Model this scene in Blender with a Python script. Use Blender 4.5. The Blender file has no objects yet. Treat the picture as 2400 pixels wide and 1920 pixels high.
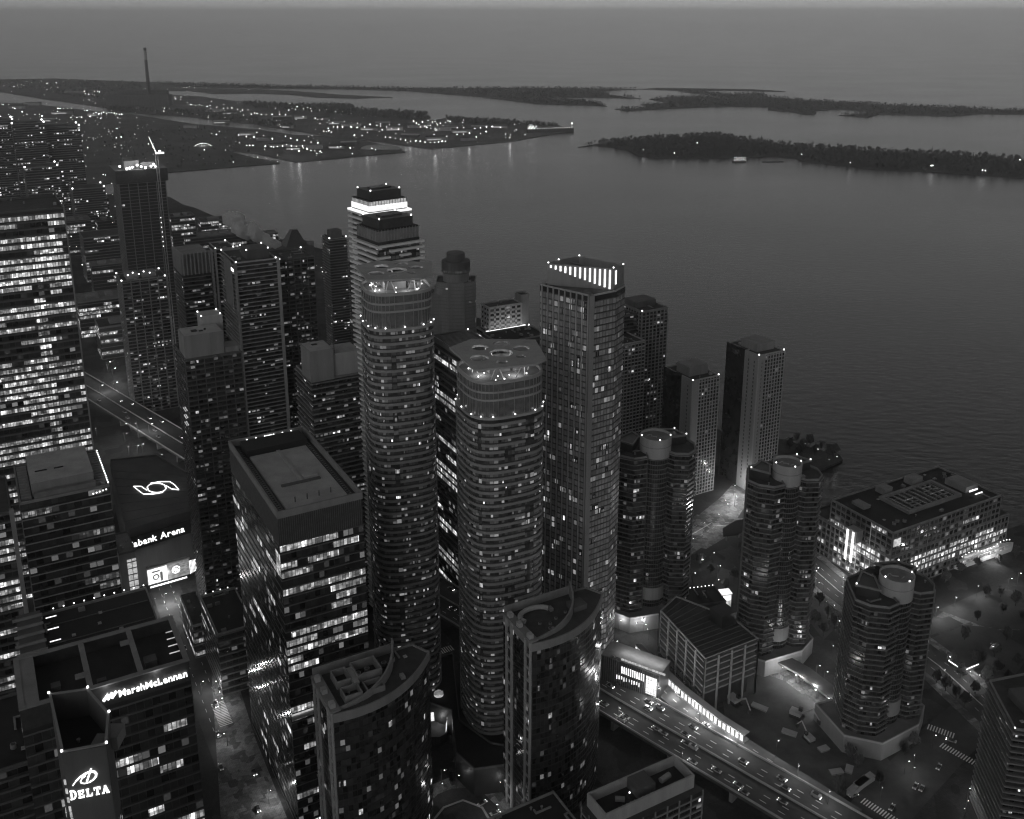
import bpy, math, random
random.seed(7)
from mathutils import Vector, Matrix
S = bpy.context.scene
COL = S.collection
PI = math.pi
# ------------------------------------------------------------------ camera
CAM_H = 346.0
TP = 0.281                                   # tangent of the downward pitch
CY = 684.0                                   # the photograph is cropped: its optical axis meets it above the middle
PITCH = math.atan(TP)
FPX = 2340.0                                 # focal length in pixels of the 2400 px wide photograph
cd = bpy.data.cameras.new('camera'); cam = bpy.data.objects.new('camera', cd); COL.objects.link(cam)
cam.location = (0, 0, CAM_H); cam.rotation_euler = (PI/2 - PITCH, 0, 0)
cd.sensor_width = 36.0; cd.lens = 36.0*FPX/2400.0; cd.shift_y = -(960.0-CY)/2400.0; cd.clip_start = 1.0; cd.clip_end = 200000.0
S.camera = cam
# ------------------------------------------------------------------ sky, sun, exposure
SUN_EL, SUN_AZ = 5.0, 200.0
w = bpy.data.worlds.new('World'); S.world = w; w.use_nodes = True
nt = w.node_tree; nt.nodes.clear()
o_ = nt.nodes.new('ShaderNodeOutputWorld'); bg = nt.nodes.new('ShaderNodeBackground')
sk = nt.nodes.new('ShaderNodeTexSky'); sk.sky_type = 'NISHITA'; sk.sun_disc = False
sk.sun_elevation = math.radians(SUN_EL); sk.sun_rotation = math.radians(SUN_AZ)
sk.altitude = 100; sk.air_density = 1.0; sk.dust_density = 0.35; sk.ozone_density = 1.0
bw = nt.nodes.new('ShaderNodeRGBToBW')       # the photograph is black and white
nt.links.new(sk.outputs[0], bw.inputs[0]); nt.links.new(bw.outputs[0], bg.inputs[0])
bg.inputs[1].default_value = 0.105
nt.links.new(bg.outputs[0], o_.inputs[0])
sl = bpy.data.lights.new('sun', 'SUN'); sl.energy = 0.22; sl.angle = math.radians(25)
sun = bpy.data.objects.new('sun', sl); COL.objects.link(sun)
_el, _az = math.radians(25), math.radians(SUN_AZ)
_d = Vector((math.sin(_az)*math.cos(_el), math.cos(_az)*math.cos(_el), math.sin(_el)))
sun.rotation_euler = _d.to_track_quat('Z', 'Y').to_euler()
S.view_settings.view_transform = 'Standard'; S.view_settings.look = 'None'
S.view_settings.exposure = 0.0; S.view_settings.gamma = 1.0; S.view_settings.use_curve_mapping = False
S.render.engine = 'CYCLES'
S.cycles.use_denoising = True
S.cycles.max_bounces = 7; S.cycles.diffuse_bounces = 2; S.cycles.glossy_bounces = 3
S.cycles.transmission_bounces = 2; S.cycles.volume_bounces = 3
S.cycles.sample_clamp_indirect = 1.0; S.cycles.sample_clamp_direct = 0.0
S.cycles.use_light_tree = True
S.cycles.use_adaptive_sampling = True; S.cycles.adaptive_threshold = 0.03; S.cycles.adaptive_min_samples = 16
S.cycles.caustics_reflective = False; S.cycles.caustics_refractive = False
S.cycles.filter_width = 1.2

# ------------------------------------------------------------------ survey helper: a sight line met with a level
def site(X, Y, z=0.0):
    a = (X-1200)/FPX; b = (Y-CY)/FPX
    t = (b+TP)/(1-b*TP); D = (CAM_H-z)/t
    return (a*(D*math.cos(PITCH)+(CAM_H-z)*math.sin(PITCH)), D)
ROT = math.radians(29)
UX = (math.cos(ROT), math.sin(ROT)); VX = (-math.sin(ROT), math.cos(ROT))
def grid(o, u, v): return (o[0]+u*UX[0]+v*VX[0], o[1]+u*UX[1]+v*VX[1])

# ------------------------------------------------------------------ materials
MATS = {}
def mat(name, base, rough=0.8, var=0.25, scale=0.3, metal=0.0, spec=0.5, island=0.0, streak=False, bump=0.0):
    m = bpy.data.materials.new(name); m.use_nodes = True; n = m.node_tree.nodes; l = m.node_tree.links
    p = n['Principled BSDF']; p.inputs['Roughness'].default_value = rough; p.inputs['Metallic'].default_value = metal
    p.inputs['Specular IOR Level'].default_value = spec
    g = n.new('ShaderNodeNewGeometry'); mp = n.new('ShaderNodeMapping')
    l.new(g.outputs['Position'], mp.inputs[0])
    if streak: mp.inputs['Scale'].default_value = (1, 1, .12)
    a = n.new('ShaderNodeTexNoise'); a.inputs['Scale'].default_value = scale; a.inputs['Detail'].default_value = 6; a.inputs['Roughness'].default_value = .65
    l.new(mp.outputs[0], a.inputs[0])
    r = n.new('ShaderNodeMapRange'); r.inputs[1].default_value = .25; r.inputs[2].default_value = .75
    r.inputs[3].default_value = base*(1-var); r.inputs[4].default_value = base*(1+var)
    l.new(a.outputs[0], r.inputs[0]); out = r.outputs[0]
    if island:
        k = n.new('ShaderNodeMapRange'); k.inputs[3].default_value = 1-island; k.inputs[4].default_value = 1+island
        l.new(g.outputs['Random Per Island'], k.inputs[0])
        q = n.new('ShaderNodeMath'); q.operation = 'MULTIPLY'; l.new(out, q.inputs[0]); l.new(k.outputs[0], q.inputs[1]); out = q.outputs[0]
    l.new(out, p.inputs['Base Color'])
    if bump:
        b = n.new('ShaderNodeBump'); b.inputs['Strength'].default_value = bump; b.inputs['Distance'].default_value = .1
        l.new(a.outputs[0], b.inputs['Height']); l.new(b.outputs[0], p.inputs['Normal'])
    MATS[name] = m; return m
def glow(name, lo, hi, pattern=0.0, island=True, scale=.45, bay=0.0, dim=1.0):
    """lit glass or lamp: strength differs from pane to pane; with bay > 0 the room behind is split into bays with posts between"""
    m = bpy.data.materials.new(name); m.use_nodes = True; n = m.node_tree.nodes; l = m.node_tree.links
    def mth(op, a, b=None, c=None):
        q = n.new('ShaderNodeMath'); q.operation = op
        for k, v in enumerate((a, b, c)):
            if v is None: continue
            if isinstance(v, (int, float)): q.inputs[k].default_value = v
            else: l.new(v, q.inputs[k])
        return q.outputs[0]
    p = n['Principled BSDF']; p.inputs['Base Color'].default_value = (.05, .05, .05, 1); p.inputs['Roughness'].default_value = .2
    p.inputs['Emission Color'].default_value = (1, 1, 1, 1)
    g = n.new('ShaderNodeNewGeometry')
    src = g.outputs['Random Per Island'] if island else n.new('ShaderNodeObjectInfo').outputs['Random']
    r = n.new('ShaderNodeMapRange'); r.inputs[3].default_value = lo; r.inputs[4].default_value = hi; l.new(mth('POWER', src, 2.4), r.inputs[0])
    out = r.outputs[0]
    if bay:
        cr = n.new('ShaderNodeVectorMath'); cr.operation = 'CROSS_PRODUCT'; l.new(g.outputs['True Normal'], cr.inputs[0]); cr.inputs[1].default_value = (0, 0, 1)
        dt = n.new('ShaderNodeVectorMath'); dt.operation = 'DOT_PRODUCT'; l.new(g.outputs['Position'], dt.inputs[0]); l.new(cr.outputs[0], dt.inputs[1])
        u = mth('DIVIDE', dt.outputs['Value'], bay); fl_ = mth('FLOOR', u); fr = mth('FRACT', u)
        sz = n.new('ShaderNodeSeparateXYZ'); l.new(g.outputs['Position'], sz.inputs[0])
        fz = mth('FLOOR', mth('DIVIDE', sz.outputs[2], 1.55)); fz2 = mth('FLOOR', mth('DIVIDE', sz.outputs[2], 3.1))
        cb_ = n.new('ShaderNodeCombineXYZ'); l.new(fl_, cb_.inputs[0]); l.new(fz2, cb_.inputs[1])
        wn = n.new('ShaderNodeTexWhiteNoise'); wn.noise_dimensions = '3D'; l.new(cb_.outputs[0], wn.inputs[0])
        cb2 = n.new('ShaderNodeCombineXYZ'); l.new(fl_, cb2.inputs[0]); l.new(fz, cb2.inputs[1]); cb2.inputs[2].default_value = 7.3
        wn2 = n.new('ShaderNodeTexWhiteNoise'); wn2.noise_dimensions = '3D'; l.new(cb2.outputs[0], wn2.inputs[0])
        post = mth('GREATER_THAN', fr, .16)
        k1 = n.new('ShaderNodeMapRange'); k1.inputs[3].default_value = .18; k1.inputs[4].default_value = 1.25; l.new(mth('POWER', wn.outputs[0], 1.4), k1.inputs[0])
        k2 = n.new('ShaderNodeMapRange'); k2.inputs[3].default_value = .45; k2.inputs[4].default_value = 1.2; l.new(wn2.outputs[0], k2.inputs[0])
        out = mth('MULTIPLY', mth('MULTIPLY', out, k1.outputs[0]), mth('MULTIPLY', k2.outputs[0], mth('ADD', mth('MULTIPLY', post, .85), .15)))
    if pattern:
        mp = n.new('ShaderNodeMapping'); mp.inputs['Scale'].default_value = (1, 1, 1.6); l.new(g.outputs['Position'], mp.inputs[0])
        a = n.new('ShaderNodeTexNoise'); a.inputs['Scale'].default_value = scale; a.inputs['Detail'].default_value = 3; l.new(mp.outputs[0], a.inputs[0])
        k = n.new('ShaderNodeMapRange'); k.inputs[1].default_value = .38; k.inputs[2].default_value = .62; k.inputs[3].default_value = 1-pattern; k.inputs[4].default_value = 1.15
        l.new(a.outputs[0], k.inputs[0]); out = mth('MULTIPLY', out, k.outputs[0])
    l.new(out, p.inputs['Emission Strength'])
    m.cycles.emission_sampling = 'NONE'
    MATS[name] = m; return m
def ground_mat(name, base, cell=14.0):
    m = mat(name, base, .9, .45, .5, bump=.2); n = m.node_tree.nodes; l = m.node_tree.links; p = n['Principled BSDF']
    g = n.new('ShaderNodeNewGeometry'); src = p.inputs['Base Color'].links[0].from_socket
    v = n.new('ShaderNodeTexVoronoi'); v.inputs['Scale'].default_value = 1/cell; v.distance = 'CHEBYCHEV'; mp = n.new('ShaderNodeMapping'); mp.inputs['Rotation'].default_value = (0, 0, -ROT); l.new(g.outputs['Position'], mp.inputs[0]); l.new(mp.outputs[0], v.inputs[0])
    b = n.new('ShaderNodeTexBrick'); b.inputs['Scale'].default_value = .35; l.new(mp.outputs[0], b.inputs[0]); b.inputs['Mortar Size'].default_value = .03
    b.inputs['Color1'].default_value = (1, 1, 1, 1); b.inputs['Color2'].default_value = (.82, .82, .82, 1); b.inputs['Mortar'].default_value = (.55, .55, .55, 1)
    bw_ = n.new('ShaderNodeRGBToBW'); l.new(v.outputs['Color'], bw_.inputs[0])
    r = n.new('ShaderNodeMapRange'); r.inputs[1].default_value = .2; r.inputs[2].default_value = .8; r.inputs[3].default_value = .45; r.inputs[4].default_value = 1.35; l.new(bw_.outputs[0], r.inputs[0])
    q = n.new('ShaderNodeMath'); q.operation = 'MULTIPLY'; l.new(src, q.inputs[0]); l.new(r.outputs[0], q.inputs[1])
    q2 = n.new('ShaderNodeMix'); q2.data_type = 'RGBA'; q2.blend_type = 'MULTIPLY'; q2.inputs[0].default_value = 1; l.new(q.outputs[0], q2.inputs[6]); l.new(b.outputs[0], q2.inputs[7])
    l.new(q2.outputs[2], p.inputs['Base Color'])
def glass(name, base, rough, share, lo, hi, island=.7):
    """window glass: panes differ; a share of the rooms behind is faintly lit"""
    m = mat(name, base, rough, .4, .3, spec=.7, island=island); n = m.node_tree.nodes; l = m.node_tree.links; p = n['Principled BSDF']
    g = n.new('ShaderNodeNewGeometry'); p.inputs['Emission Color'].default_value = (1, 1, 1, 1)
    r = n.new('ShaderNodeMapRange'); r.inputs[1].default_value = 1-share; r.inputs[2].default_value = 1; r.inputs[3].default_value = 0; r.inputs[4].default_value = 1
    l.new(g.outputs['Random Per Island'], r.inputs[0])
    q = n.new('ShaderNodeMath'); q.operation = 'POWER'; q.inputs[1].default_value = 3.0; l.new(r.outputs[0], q.inputs[0])
    q2 = n.new('ShaderNodeMath'); q2.operation = 'MULTIPLY'; q2.inputs[1].default_value = hi; l.new(q.outputs[0], q2.inputs[0])
    l.new(q2.outputs[0], p.inputs['Emission Strength']); m.cycles.emission_sampling = 'NONE'
mat('concrete_pale', .50, .85, .15, .15, streak=True)
mat('concrete', .32, .85, .2, .15, streak=True)
mat('concrete_wall', .25, .85, .2, .15, streak=True)
mat('concrete_mid', .20, .85, .25, .15, streak=True)
mat('concrete_dim', .12, .85, .25, .15, streak=True)
mat('concrete_dark', .085, .8, .3, .15, streak=True)
mat('band_white', .62, .7, .1, .2)
mat('band_round', .22, .7, .12, .2)
mat('band_grey', .30, .7, .15, .2)
mat('band_dim', .17, .7, .2, .2)
mat('band_dark', .08, .7, .2, .2)
glass('glass', .03, .14, .20, 0, .20)
glass('glass_dark', .035, .14, .08, 0, .16)
mat('glass_wall', .03, .18, .5, .2, spec=.6)
glass('glass_pale', .12, .2, .22, 0, .28)
glass('glass_sky', .27, .26, .14, 0, .30, .35)
mat('core_dark', .025, .5, .4, .3)
mat('roof_dark', .05, .9, .4, .25)
mat('roof_arena', .10, .9, .35, .06)
mat('roof_black', .018, .9, .4, .2)
mat('roof_mid', .16, .9, .3, .2)
mat('roof_pale', .33, .9, .25, .12)
mat('metal', .28, .45, .2, .5, metal=.4)
mat('metal_dark', .06, .45, .3, .5, metal=.3)
mat('steel_frame', .12, .6, .3, .5)
mat('asphalt_pale', .10, .9, .3, .15)
mat('asphalt', .055, .9, .35, .15)
ground_mat('paving', .042)
ground_mat('paving_pale', .20, 4)
mat('road_paint', .75, .7, .1, .5)
mat('soil', .07, .95, .5, .08, bump=.3)
mat('grass', .05, .95, .4, .1)
mat('port_ground', .075, .95, .6, .012)
mat('island_ground', .045, .95, .4, .01)
mat('bark', .05, .9, .3, .5)
mat('twigs', .06, .9, .3, .05, island=.5)
mat('needles', .025, .9, .3, .05, island=.5)
mat('car_paint', .25, .25, .1, .5, island=.6, spec=.6)
mat('rubber', .02, .8)
mat('white_paint', .75, .6, .08, .4)
mat('ship_hull', .07, .6, .3, .1)
glow('lit_home', .10, 1.7, .35, island=False, bay=1.1)
glow('lit_home_far', .25, 3.2, .3, bay=1.6)
glow('lit_office', .35, 1.9, .45, island=False, scale=.5, bay=1.5)
glow('lit_office_far', .3, 2.0, .45, bay=1.5)
glow('lit_bright', .7, 2.0, .2, island=False, bay=1.8)
glow('lit_tower', .5, 2.6, .4, island=False, scale=.5, bay=1.5)
glow('lit_dim', .06, .4, .5, island=False, bay=1.5)
glow('lamp_glow', 9, 16, 0)
glow('lamp_far', 5, 16, 0)
glow('lamp_small', 3, 6, 0)
glow('panel_glow', 1.0, 1.3, .15)
glow('strip_glow', 1.6, 2.4, .25)
glow('sign_glow', 2.2, 2.4, 0)
glow('head_light', 5, 9, 0)
glow('tail_light', .6, 1.0, 0)
glow('screen_white', 1.3, 1.5, .3)
glow('screen_grey', .25, .3, .5)
glow('glow_soft', .45, .6, .35)
def M(n): return MATS[n]

# ------------------------------------------------------------------ mesh helpers
class MB:
    def __init__(s): s.v = []; s.f = []; s.m = []
    def face(s, pts, mi=0):
        b = len(s.v); s.v += [tuple(p) for p in pts]; s.f.append(tuple(range(b, b+len(pts)))); s.m.append(mi); return s
    def box(s, x0, x1, y0, y1, z0, z1, mi=0):
        b = len(s.v)
        s.v += [(x0,y0,z0),(x1,y0,z0),(x1,y1,z0),(x0,y1,z0),(x0,y0,z1),(x1,y0,z1),(x1,y1,z1),(x0,y1,z1)]
        for q in ((3,2,1,0),(4,5,6,7),(0,1,5,4),(1,2,6,5),(2,3,7,6),(3,0,4,7)): s.f.append(tuple(b+i for i in q)); s.m.append(mi)
        return s
    def prism(s, poly, z0, z1, mi=0, top=True, bottom=False, mtop=None):
        b = len(s.v); n = len(poly)
        s.v += [(x, y, z0) for x, y in poly] + [(x, y, z1) for x, y in poly]
        for i in range(n):
            j = (i+1) % n; s.f.append((b+i, b+j, b+n+j, b+n+i)); s.m.append(mi)
        if top: s.f.append(tuple(b+n+i for i in range(n))); s.m.append(mi if mtop is None else mtop)
        if bottom: s.f.append(tuple(b+i for i in reversed(range(n)))); s.m.append(mi)
        return s
    def ring(s, outer, inner, z0, z1, mi=0, skip=()):
        b = len(s.v); n = len(outer)
        s.v += [(x, y, z0) for x, y in outer]+[(x, y, z1) for x, y in outer]+[(x, y, z0) for x, y in inner]+[(x, y, z1) for x, y in inner]
        for i in range(n):
            if i in skip: continue
            j = (i+1) % n
            o0, o1, o2, o3 = b+i, b+j, b+n+j, b+n+i; i0, i1, i2, i3 = b+2*n+i, b+2*n+j, b+3*n+j, b+3*n+i
            for q in ((o0, o1, o2, o3), (o3, o2, i2, i3), (i0, i1, o1, o0), (i1, i0, i3, i2)): s.f.append(q); s.m.append(mi)
            if (i-1) % n in skip: s.f.append((o0, o3, i3, i0)); s.m.append(mi)
            if (i+1) % n in skip: s.f.append((o1, i1, i2, o2)); s.m.append(mi)
        return s
    def bar(s, p, q, r, mi=0, sides=4, r2=None):
        p = Vector(p); q = Vector(q); d = (q-p)
        if d.length < 1e-6: return s
        d.normalize(); a = d.orthogonal().normalized(); c = d.cross(a); b = len(s.v); r2 = r if r2 is None else r2
        for P_, rr in ((p, r), (q, r2)):
            for k in range(sides):
                t = 2*PI*(k+.5)/sides; s.v.append(tuple(P_+(a*math.cos(t)+c*math.sin(t))*rr))
        for k in range(sides):
            j = (k+1) % sides; s.f.append((b+k, b+j, b+sides+j, b+sides+k)); s.m.append(mi)
        s.f.append(tuple(b+k for k in reversed(range(sides)))); s.m.append(mi)
        s.f.append(tuple(b+sides+k for k in range(sides))); s.m.append(mi)
        return s
    def ball(s, c, r, mi=0, sz=1.0, seg=6):
        b = len(s.v); x, y, z = c
        s.v.append((x, y, z-r*sz)); s.v.append((x, y, z+r*sz))
        for ph in (-.5, .5):
            for k in range(seg):
                t = 2*PI*k/seg; s.v.append((x+r*math.cos(t)*.87, y+r*math.sin(t)*.87, z+r*sz*ph))
        for k in range(seg):
            j = (k+1) % seg
            for q in ((b, b+2+j, b+2+k), (b+2+k, b+2+j, b+2+seg+j, b+2+seg+k), (b+1, b+2+seg+k, b+2+seg+j)): s.f.append(q); s.m.append(mi)
        return s
    def mesh(s, name, mats):
        me = bpy.data.meshes.new(name); me.from_pydata(s.v, [], s.f)
        for k in ([mats] if isinstance(mats, str) else mats): me.materials.append(MATS[k])
        if any(s.m): me.polygons.foreach_set('material_index', s.m)
        return me
    def build(s, name, mats, parent=None, loc=(0, 0, 0), rz=0.0):
        return obj(name, s.mesh(name, mats), parent, loc, rz)
def obj(name, me, parent=None, loc=(0, 0, 0), rz=0.0, scale=None):
    o = bpy.data.objects.new(name, me); COL.objects.link(o); o.location = loc
    if rz: o.rotation_euler = (0, 0, rz)
    if scale: o.scale = scale
    if parent: o.parent = parent
    return o
def tag(o, label=None, cat=None, group=None, kind=None):
    if label: o['label'] = label
    if cat: o['category'] = cat
    if group: o['group'] = group
    if kind: o['kind'] = kind
    return o
def thing(name, label, cat, loc=(0, 0, 0), rz=0.0, group=None):
    return tag(obj(name, None, None, loc, rz), label, cat, group)
def light(parent, loc, power, r=.6, spot=None):
    l = bpy.data.lights.new('lamp_light', 'SPOT' if spot else 'POINT'); l.energy = power; l.shadow_soft_size = r
    if spot: l.spot_size = math.radians(spot); l.spot_blend = .6
    o = bpy.data.objects.new('lamp_light', l); COL.objects.link(o); o.location = loc
    if parent: o.parent = parent
    return o
def offset(poly, d):
    n = len(poly); out = []
    for i in range(n):
        p0, p1, p2 = Vector(poly[i-1]), Vector(poly[i]), Vector(poly[(i+1) % n])
        a = (p1-p0).normalized(); b = (p2-p1).normalized()
        na = Vector((a.y, -a.x)); nb = Vector((b.y, -b.x)); m = (na+nb)
        if m.length < 1e-4: m = na
        m.normalize(); k = d/max(.45, m.dot(na)); q = p1+m*k; out.append((q.x, q.y))
    return out
def rect(lu, lv, u0=0, v0=0): return [(u0, v0), (u0+lu, v0), (u0+lu, v0+lv), (u0, v0+lv)]
def superell(a, b, n=3.4, seg=44, rot=0.0):
    out = []
    for i in range(seg):
        t = 2*PI*i/seg; c, s_ = math.cos(t), math.sin(t)
        x = a*math.copysign(abs(c)**(2/n), c); y = b*math.copysign(abs(s_)**(2/n), s_)
        out.append((x*math.cos(rot)-y*math.sin(rot), x*math.sin(rot)+y*math.cos(rot)))
    return out
def circle(r, seg=28, cx=0, cy=0): return [(cx+r*math.cos(2*PI*i/seg), cy+r*math.sin(2*PI*i/seg)) for i in range(seg)]
UNIT = {}
def in_poly(P, x, y):
    c_ = False; n_ = len(P); j = n_-1
    for i in range(n_):
        if (P[i][1] > y) != (P[j][1] > y) and x < (P[j][0]-P[i][0])*(y-P[i][1])/(P[j][1]-P[i][1])+P[i][0]: c_ = not c_
        j = i
    return c_
def unit_quad(mname):
    if mname not in UNIT:       # a pane 1 x 1 in its own x-z plane, with a little depth
        UNIT[mname] = MB().box(-.5, .5, -.06, 0, 0, 1).mesh('pane', mname)
    return UNIT[mname]

# ------------------------------------------------------------------ one tower
def tower(name, label, org, poly, z1, fh=3.0, z0=0.0, rot=ROT, wall='core_dark', roof='roof_dark', cat='tower',
          band=('band_grey', 1.0, 1.2), skip=0.0, cell=3.0, wz=(.36, .97), pane='glass', lit=('home', .06), litmat=None,
          piers=None, parapet=1.1, base=None, group=None, root=None, seed=None, band_every=1, top_blank=0, bot_blank=0, lamps=0, hot=None, fw=None, clutter=True):
    rng = random.Random(seed or name+label)
    own = root is None
    if own: root = thing(name, label, cat, (org[0], org[1], 0), rot, group)
    c, s_ = math.cos(rot), math.sin(rot)
    W = lambda x, y: (org[0]+c*x-s_*y, org[1]+s_*x+c*y)
    n = len(poly)
    # body and roof
    m = MB().prism(poly, z0, z1, 0, top=False); m.build('wall', wall, root)
    inn = offset(poly, -.5)
    if parapet > 0:
        MB().ring(poly, inn, z1+.01, z1+parapet).build('parapet', base or (band[0] if band else 'concrete_mid'), root)
    MB().face([(x, y, z1) for x, y in poly]).build('roof', roof, root)
    nf = int((z1-z0-bot_blank-top_blank)/fh)
    xs_ = [p[0] for p in poly]; ys_ = [p[1] for p in poly]; area_ = (max(xs_)-min(xs_))*(max(ys_)-min(ys_))
    if clutter and area_ > 150 and math.hypot(*org) < 900:
        cr_ = random.Random(label+'c'); cp = offset(poly, -2.2)
        for k in range(int(min(14, 4+area_/110))):
            x, y = cr_.uniform(min(xs_), max(xs_)), cr_.uniform(min(ys_), max(ys_))
            if not in_poly(cp, x, y): continue
            t = cr_.randrange(4)
            if t == 0: mb_ = ('roof_unit', UNIT.setdefault('ru0', MB().box(-1.3, 1.3, -.8, .8, 0, 1.3).box(-1.1, -.2, -.6, .6, 1.3, 1.5).box(.2, 1.1, -.6, .6, 1.3, 1.5).mesh('roof_unit', 'metal')))
            elif t == 1: mb_ = ('duct', UNIT.setdefault('ru1', MB().box(-.35, .35, -3.5, 3.5, .25, .85).box(-.35, 2, 2.9, 3.5, .25, .85).mesh('duct', 'concrete_mid')))
            elif t == 2: mb_ = ('vent', UNIT.setdefault('ru2', MB().bar((0, 0, 0), (0, 0, 1.0), .35, sides=8).bar((0, 0, 1.0), (0, 0, 1.25), .55, sides=8).mesh('vent', 'metal')))
            else: mb_ = ('hatch', UNIT.setdefault('ru3', MB().box(-.7, .7, -.7, .7, 0, .5).mesh('hatch', 'concrete')))
            obj(mb_[0], mb_[1], root, (x, y, z1+.03), cr_.choice((0, PI/2)))
    zb = z0+bot_blank
    dist = math.hypot(*org)
    # floor bands
    if band:
        bm_, bh, bd = band
        vs = []
        for k in range(3 if skip else 1):
            sk_ = set()
            if skip:
                i = 0
                while i < n:
                    if rng.random() < skip: sk_.add(i)
                    i += 1
            src = poly
            if skip and n < 12:      # cut long edges into bays so that balconies can stop and start
                src = []
                for i in range(n):
                    p, q = Vector(poly[i]), Vector(poly[(i+1) % n]); k2 = max(1, int((q-p).length/6))
                    for t in range(k2): r_ = p+(q-p)*t/k2; src.append((r_.x, r_.y))
                sk_ = {i for i in range(len(src)) if rng.random() < skip}
            vs.append(MB().ring(offset(src, bd), offset(src, -.2), 0, bh, 0, sk_).mesh('floor_band', bm_))
        for f in range(0, nf+1, band_every):
            obj('floor_band', vs[rng.randrange(len(vs))], root, (0, 0, zb+f*fh-.5*bh if f else zb))
    # piers
    if piers:
        pm, pw_, pd, step = piers
        me = MB().box(-pw_/2, pw_/2, -pd, .05, z0, z1+.4).mesh('pier', pm)
    # windows
    unlit = MB(); lits = []
    mode, pl = lit
    for i in range(n):
        p, q = Vector(poly[i]), Vector(poly[(i+1) % n]); L = (q-p).length
        if L < .4: continue
        d = (q-p)/L; nx, ny = d.y, -d.x
        mid = W(*((p+q)/2)); wn = (c*nx-s_*ny, s_*nx+c*ny)
        if (wn[0]*-mid[0]+wn[1]*-mid[1])/math.hypot(*mid) < -.22: continue
        k = max(1, round(L/cell)); cw = L/k; ang = math.atan2(d.y, d.x)
        if piers:
            kk = max(1, round(L/step))
            for t in range(kk+1):
                r_ = p+d*(L*t/kk); obj('pier', me, root, (r_.x, r_.y, 0), ang)
        for f in range(nf):
            za = zb+f*fh+fh*wz[0]; zt = zb+f*fh+fh*wz[1]
            run = 0; st = 0; fwt = fw.get(i, 1) if fw else 1
            floor_p = fwt*pl*(rng.choice((.15, .6, 1.2, 2.0)) if mode == 'office' else rng.choice((.5, .8, 1, 1.6)))
            for t in range(k):
                if run <= 0:
                    st = rng.random() < (floor_p if mode == 'home' else min(.97, floor_p))
                    run = rng.choice((1, 1, 1, 2, 2, 3)) if mode == 'home' else rng.randint(2, 7)
                run -= 1
                on = st
                if hot and hot(i, f/max(1, nf), (t+.5)/k): on = True
                a = p+d*(cw*(t+.05)); b = p+d*(cw*(t+.95)); ox, oy = nx*.07, ny*.07
                if on:
                    if mode == 'home':
                        fr = rng.random(); zz = (za, zt) if fr < .75 else (za, za+(zt-za)*.55)
                        wd = rng.choice((.9, .6, .45, .35))
                    else: zz = (za, zt); wd = .94
                    lits.append(((p+d*(cw*(t+.5))), ang, cw*wd, zz[0], zz[1]-zz[0], nx, ny, (mid[0]**2+mid[1]**2)+(CAM_H-za)**2))
                elif pane:
                    unlit.face([(a.x+ox, a.y+oy, za), (b.x+ox, b.y+oy, za), (b.x+ox, b.y+oy, zt), (a.x+ox, a.y+oy, zt)])
    if unlit.f: tag(unlit.build('dark_panes', pane, root), kind='stuff')
    lm = litmat or ('lit_home' if mode == 'home' else 'lit_office')
    lits.sort(key=lambda e: e[-1])
    near = dist < 620
    cap = 260 if near else (120 if dist < 850 else 0)
    uq = unit_quad(lm); rest = MB()
    for e in lits[:cap]:
        obj('lit_window', uq, root, (e[0].x+e[5]*.16, e[0].y+e[6]*.16, e[3]), e[1], (e[2], 1, e[4]))
    for e in lits[cap:]:
        x, y = e[0].x+e[5]*.12, e[0].y+e[6]*.12; dx, dy = math.cos(e[1])*e[2]/2, math.sin(e[1])*e[2]/2
        rest.face([(x-dx, y-dy, e[3]), (x+dx, y+dy, e[3]), (x+dx, y+dy, e[3]+e[4]), (x-dx, y-dy, e[3]+e[4])])
    if rest.f: tag(rest.build('lit_panes', 'lit_home_far' if mode == 'home' else 'lit_office_far', root), kind='stuff')
    if lamps: roof_lamps(root, poly, z1+parapet, lamps, dist)
    return root
def roof_lamps(root, poly, z, k, dist, r=None):
    r = r or max(.28, dist*.00085)
    key = ('lamp', round(r, 2))
    if key not in UNIT: UNIT[key] = MB().ball((0, 0, 0), r).mesh('roof_lamp', 'lamp_small')
    n = len(poly); st = max(1, n//k)
    for i in range(0, n, st)[:k] if False else list(range(0, n, st))[:k]:
        obj('roof_lamp', UNIT[key], root, (poly[i][0]*.97, poly[i][1]*.97, z+r*.6))
def plant(root, z, boxes, m='concrete_mid', name='roof_unit', top=None):
    for b in boxes:
        x0, x1, y0, y1, h = b[:5]
        mb = MB().box(x0, x1, y0, y1, z+.02, z+h)
        if len(b) > 5 or top: mb.m[1] = 1
        mb.build(name, [m, top or 'roof_mid'], root)
def fans(root, z, pts, r=.9, h=1.2):
    k = ('fan', r, h)
    if k not in UNIT: UNIT[k] = MB().prism(circle(r, 10), 0, h, 0).prism(circle(r*.7, 10), h, h+.12, 1).mesh('vent', ['metal', 'metal_dark'])
    for x, y in pts: obj('vent', UNIT[k], root, (x, y, z))

# ================================================================== THE SETTING
def sheet(name, pts, z, m, kind='structure', skirt=0.0, world=False, parent=None):
    P = pts if world else [site(x, y, z) for x, y in pts]
    a = sum(P[i][0]*P[(i+1) % len(P)][1]-P[(i+1) % len(P)][0]*P[i][1] for i in range(len(P)))
    if a < 0: P = P[::-1]
    mb = MB()
    if skirt: mb.prism(P, z-skirt, z)
    else: mb.face([(x, y, z) for x, y in P])
    o = mb.build(name, m, parent)
    if kind: o['kind'] = kind
    return o
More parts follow.
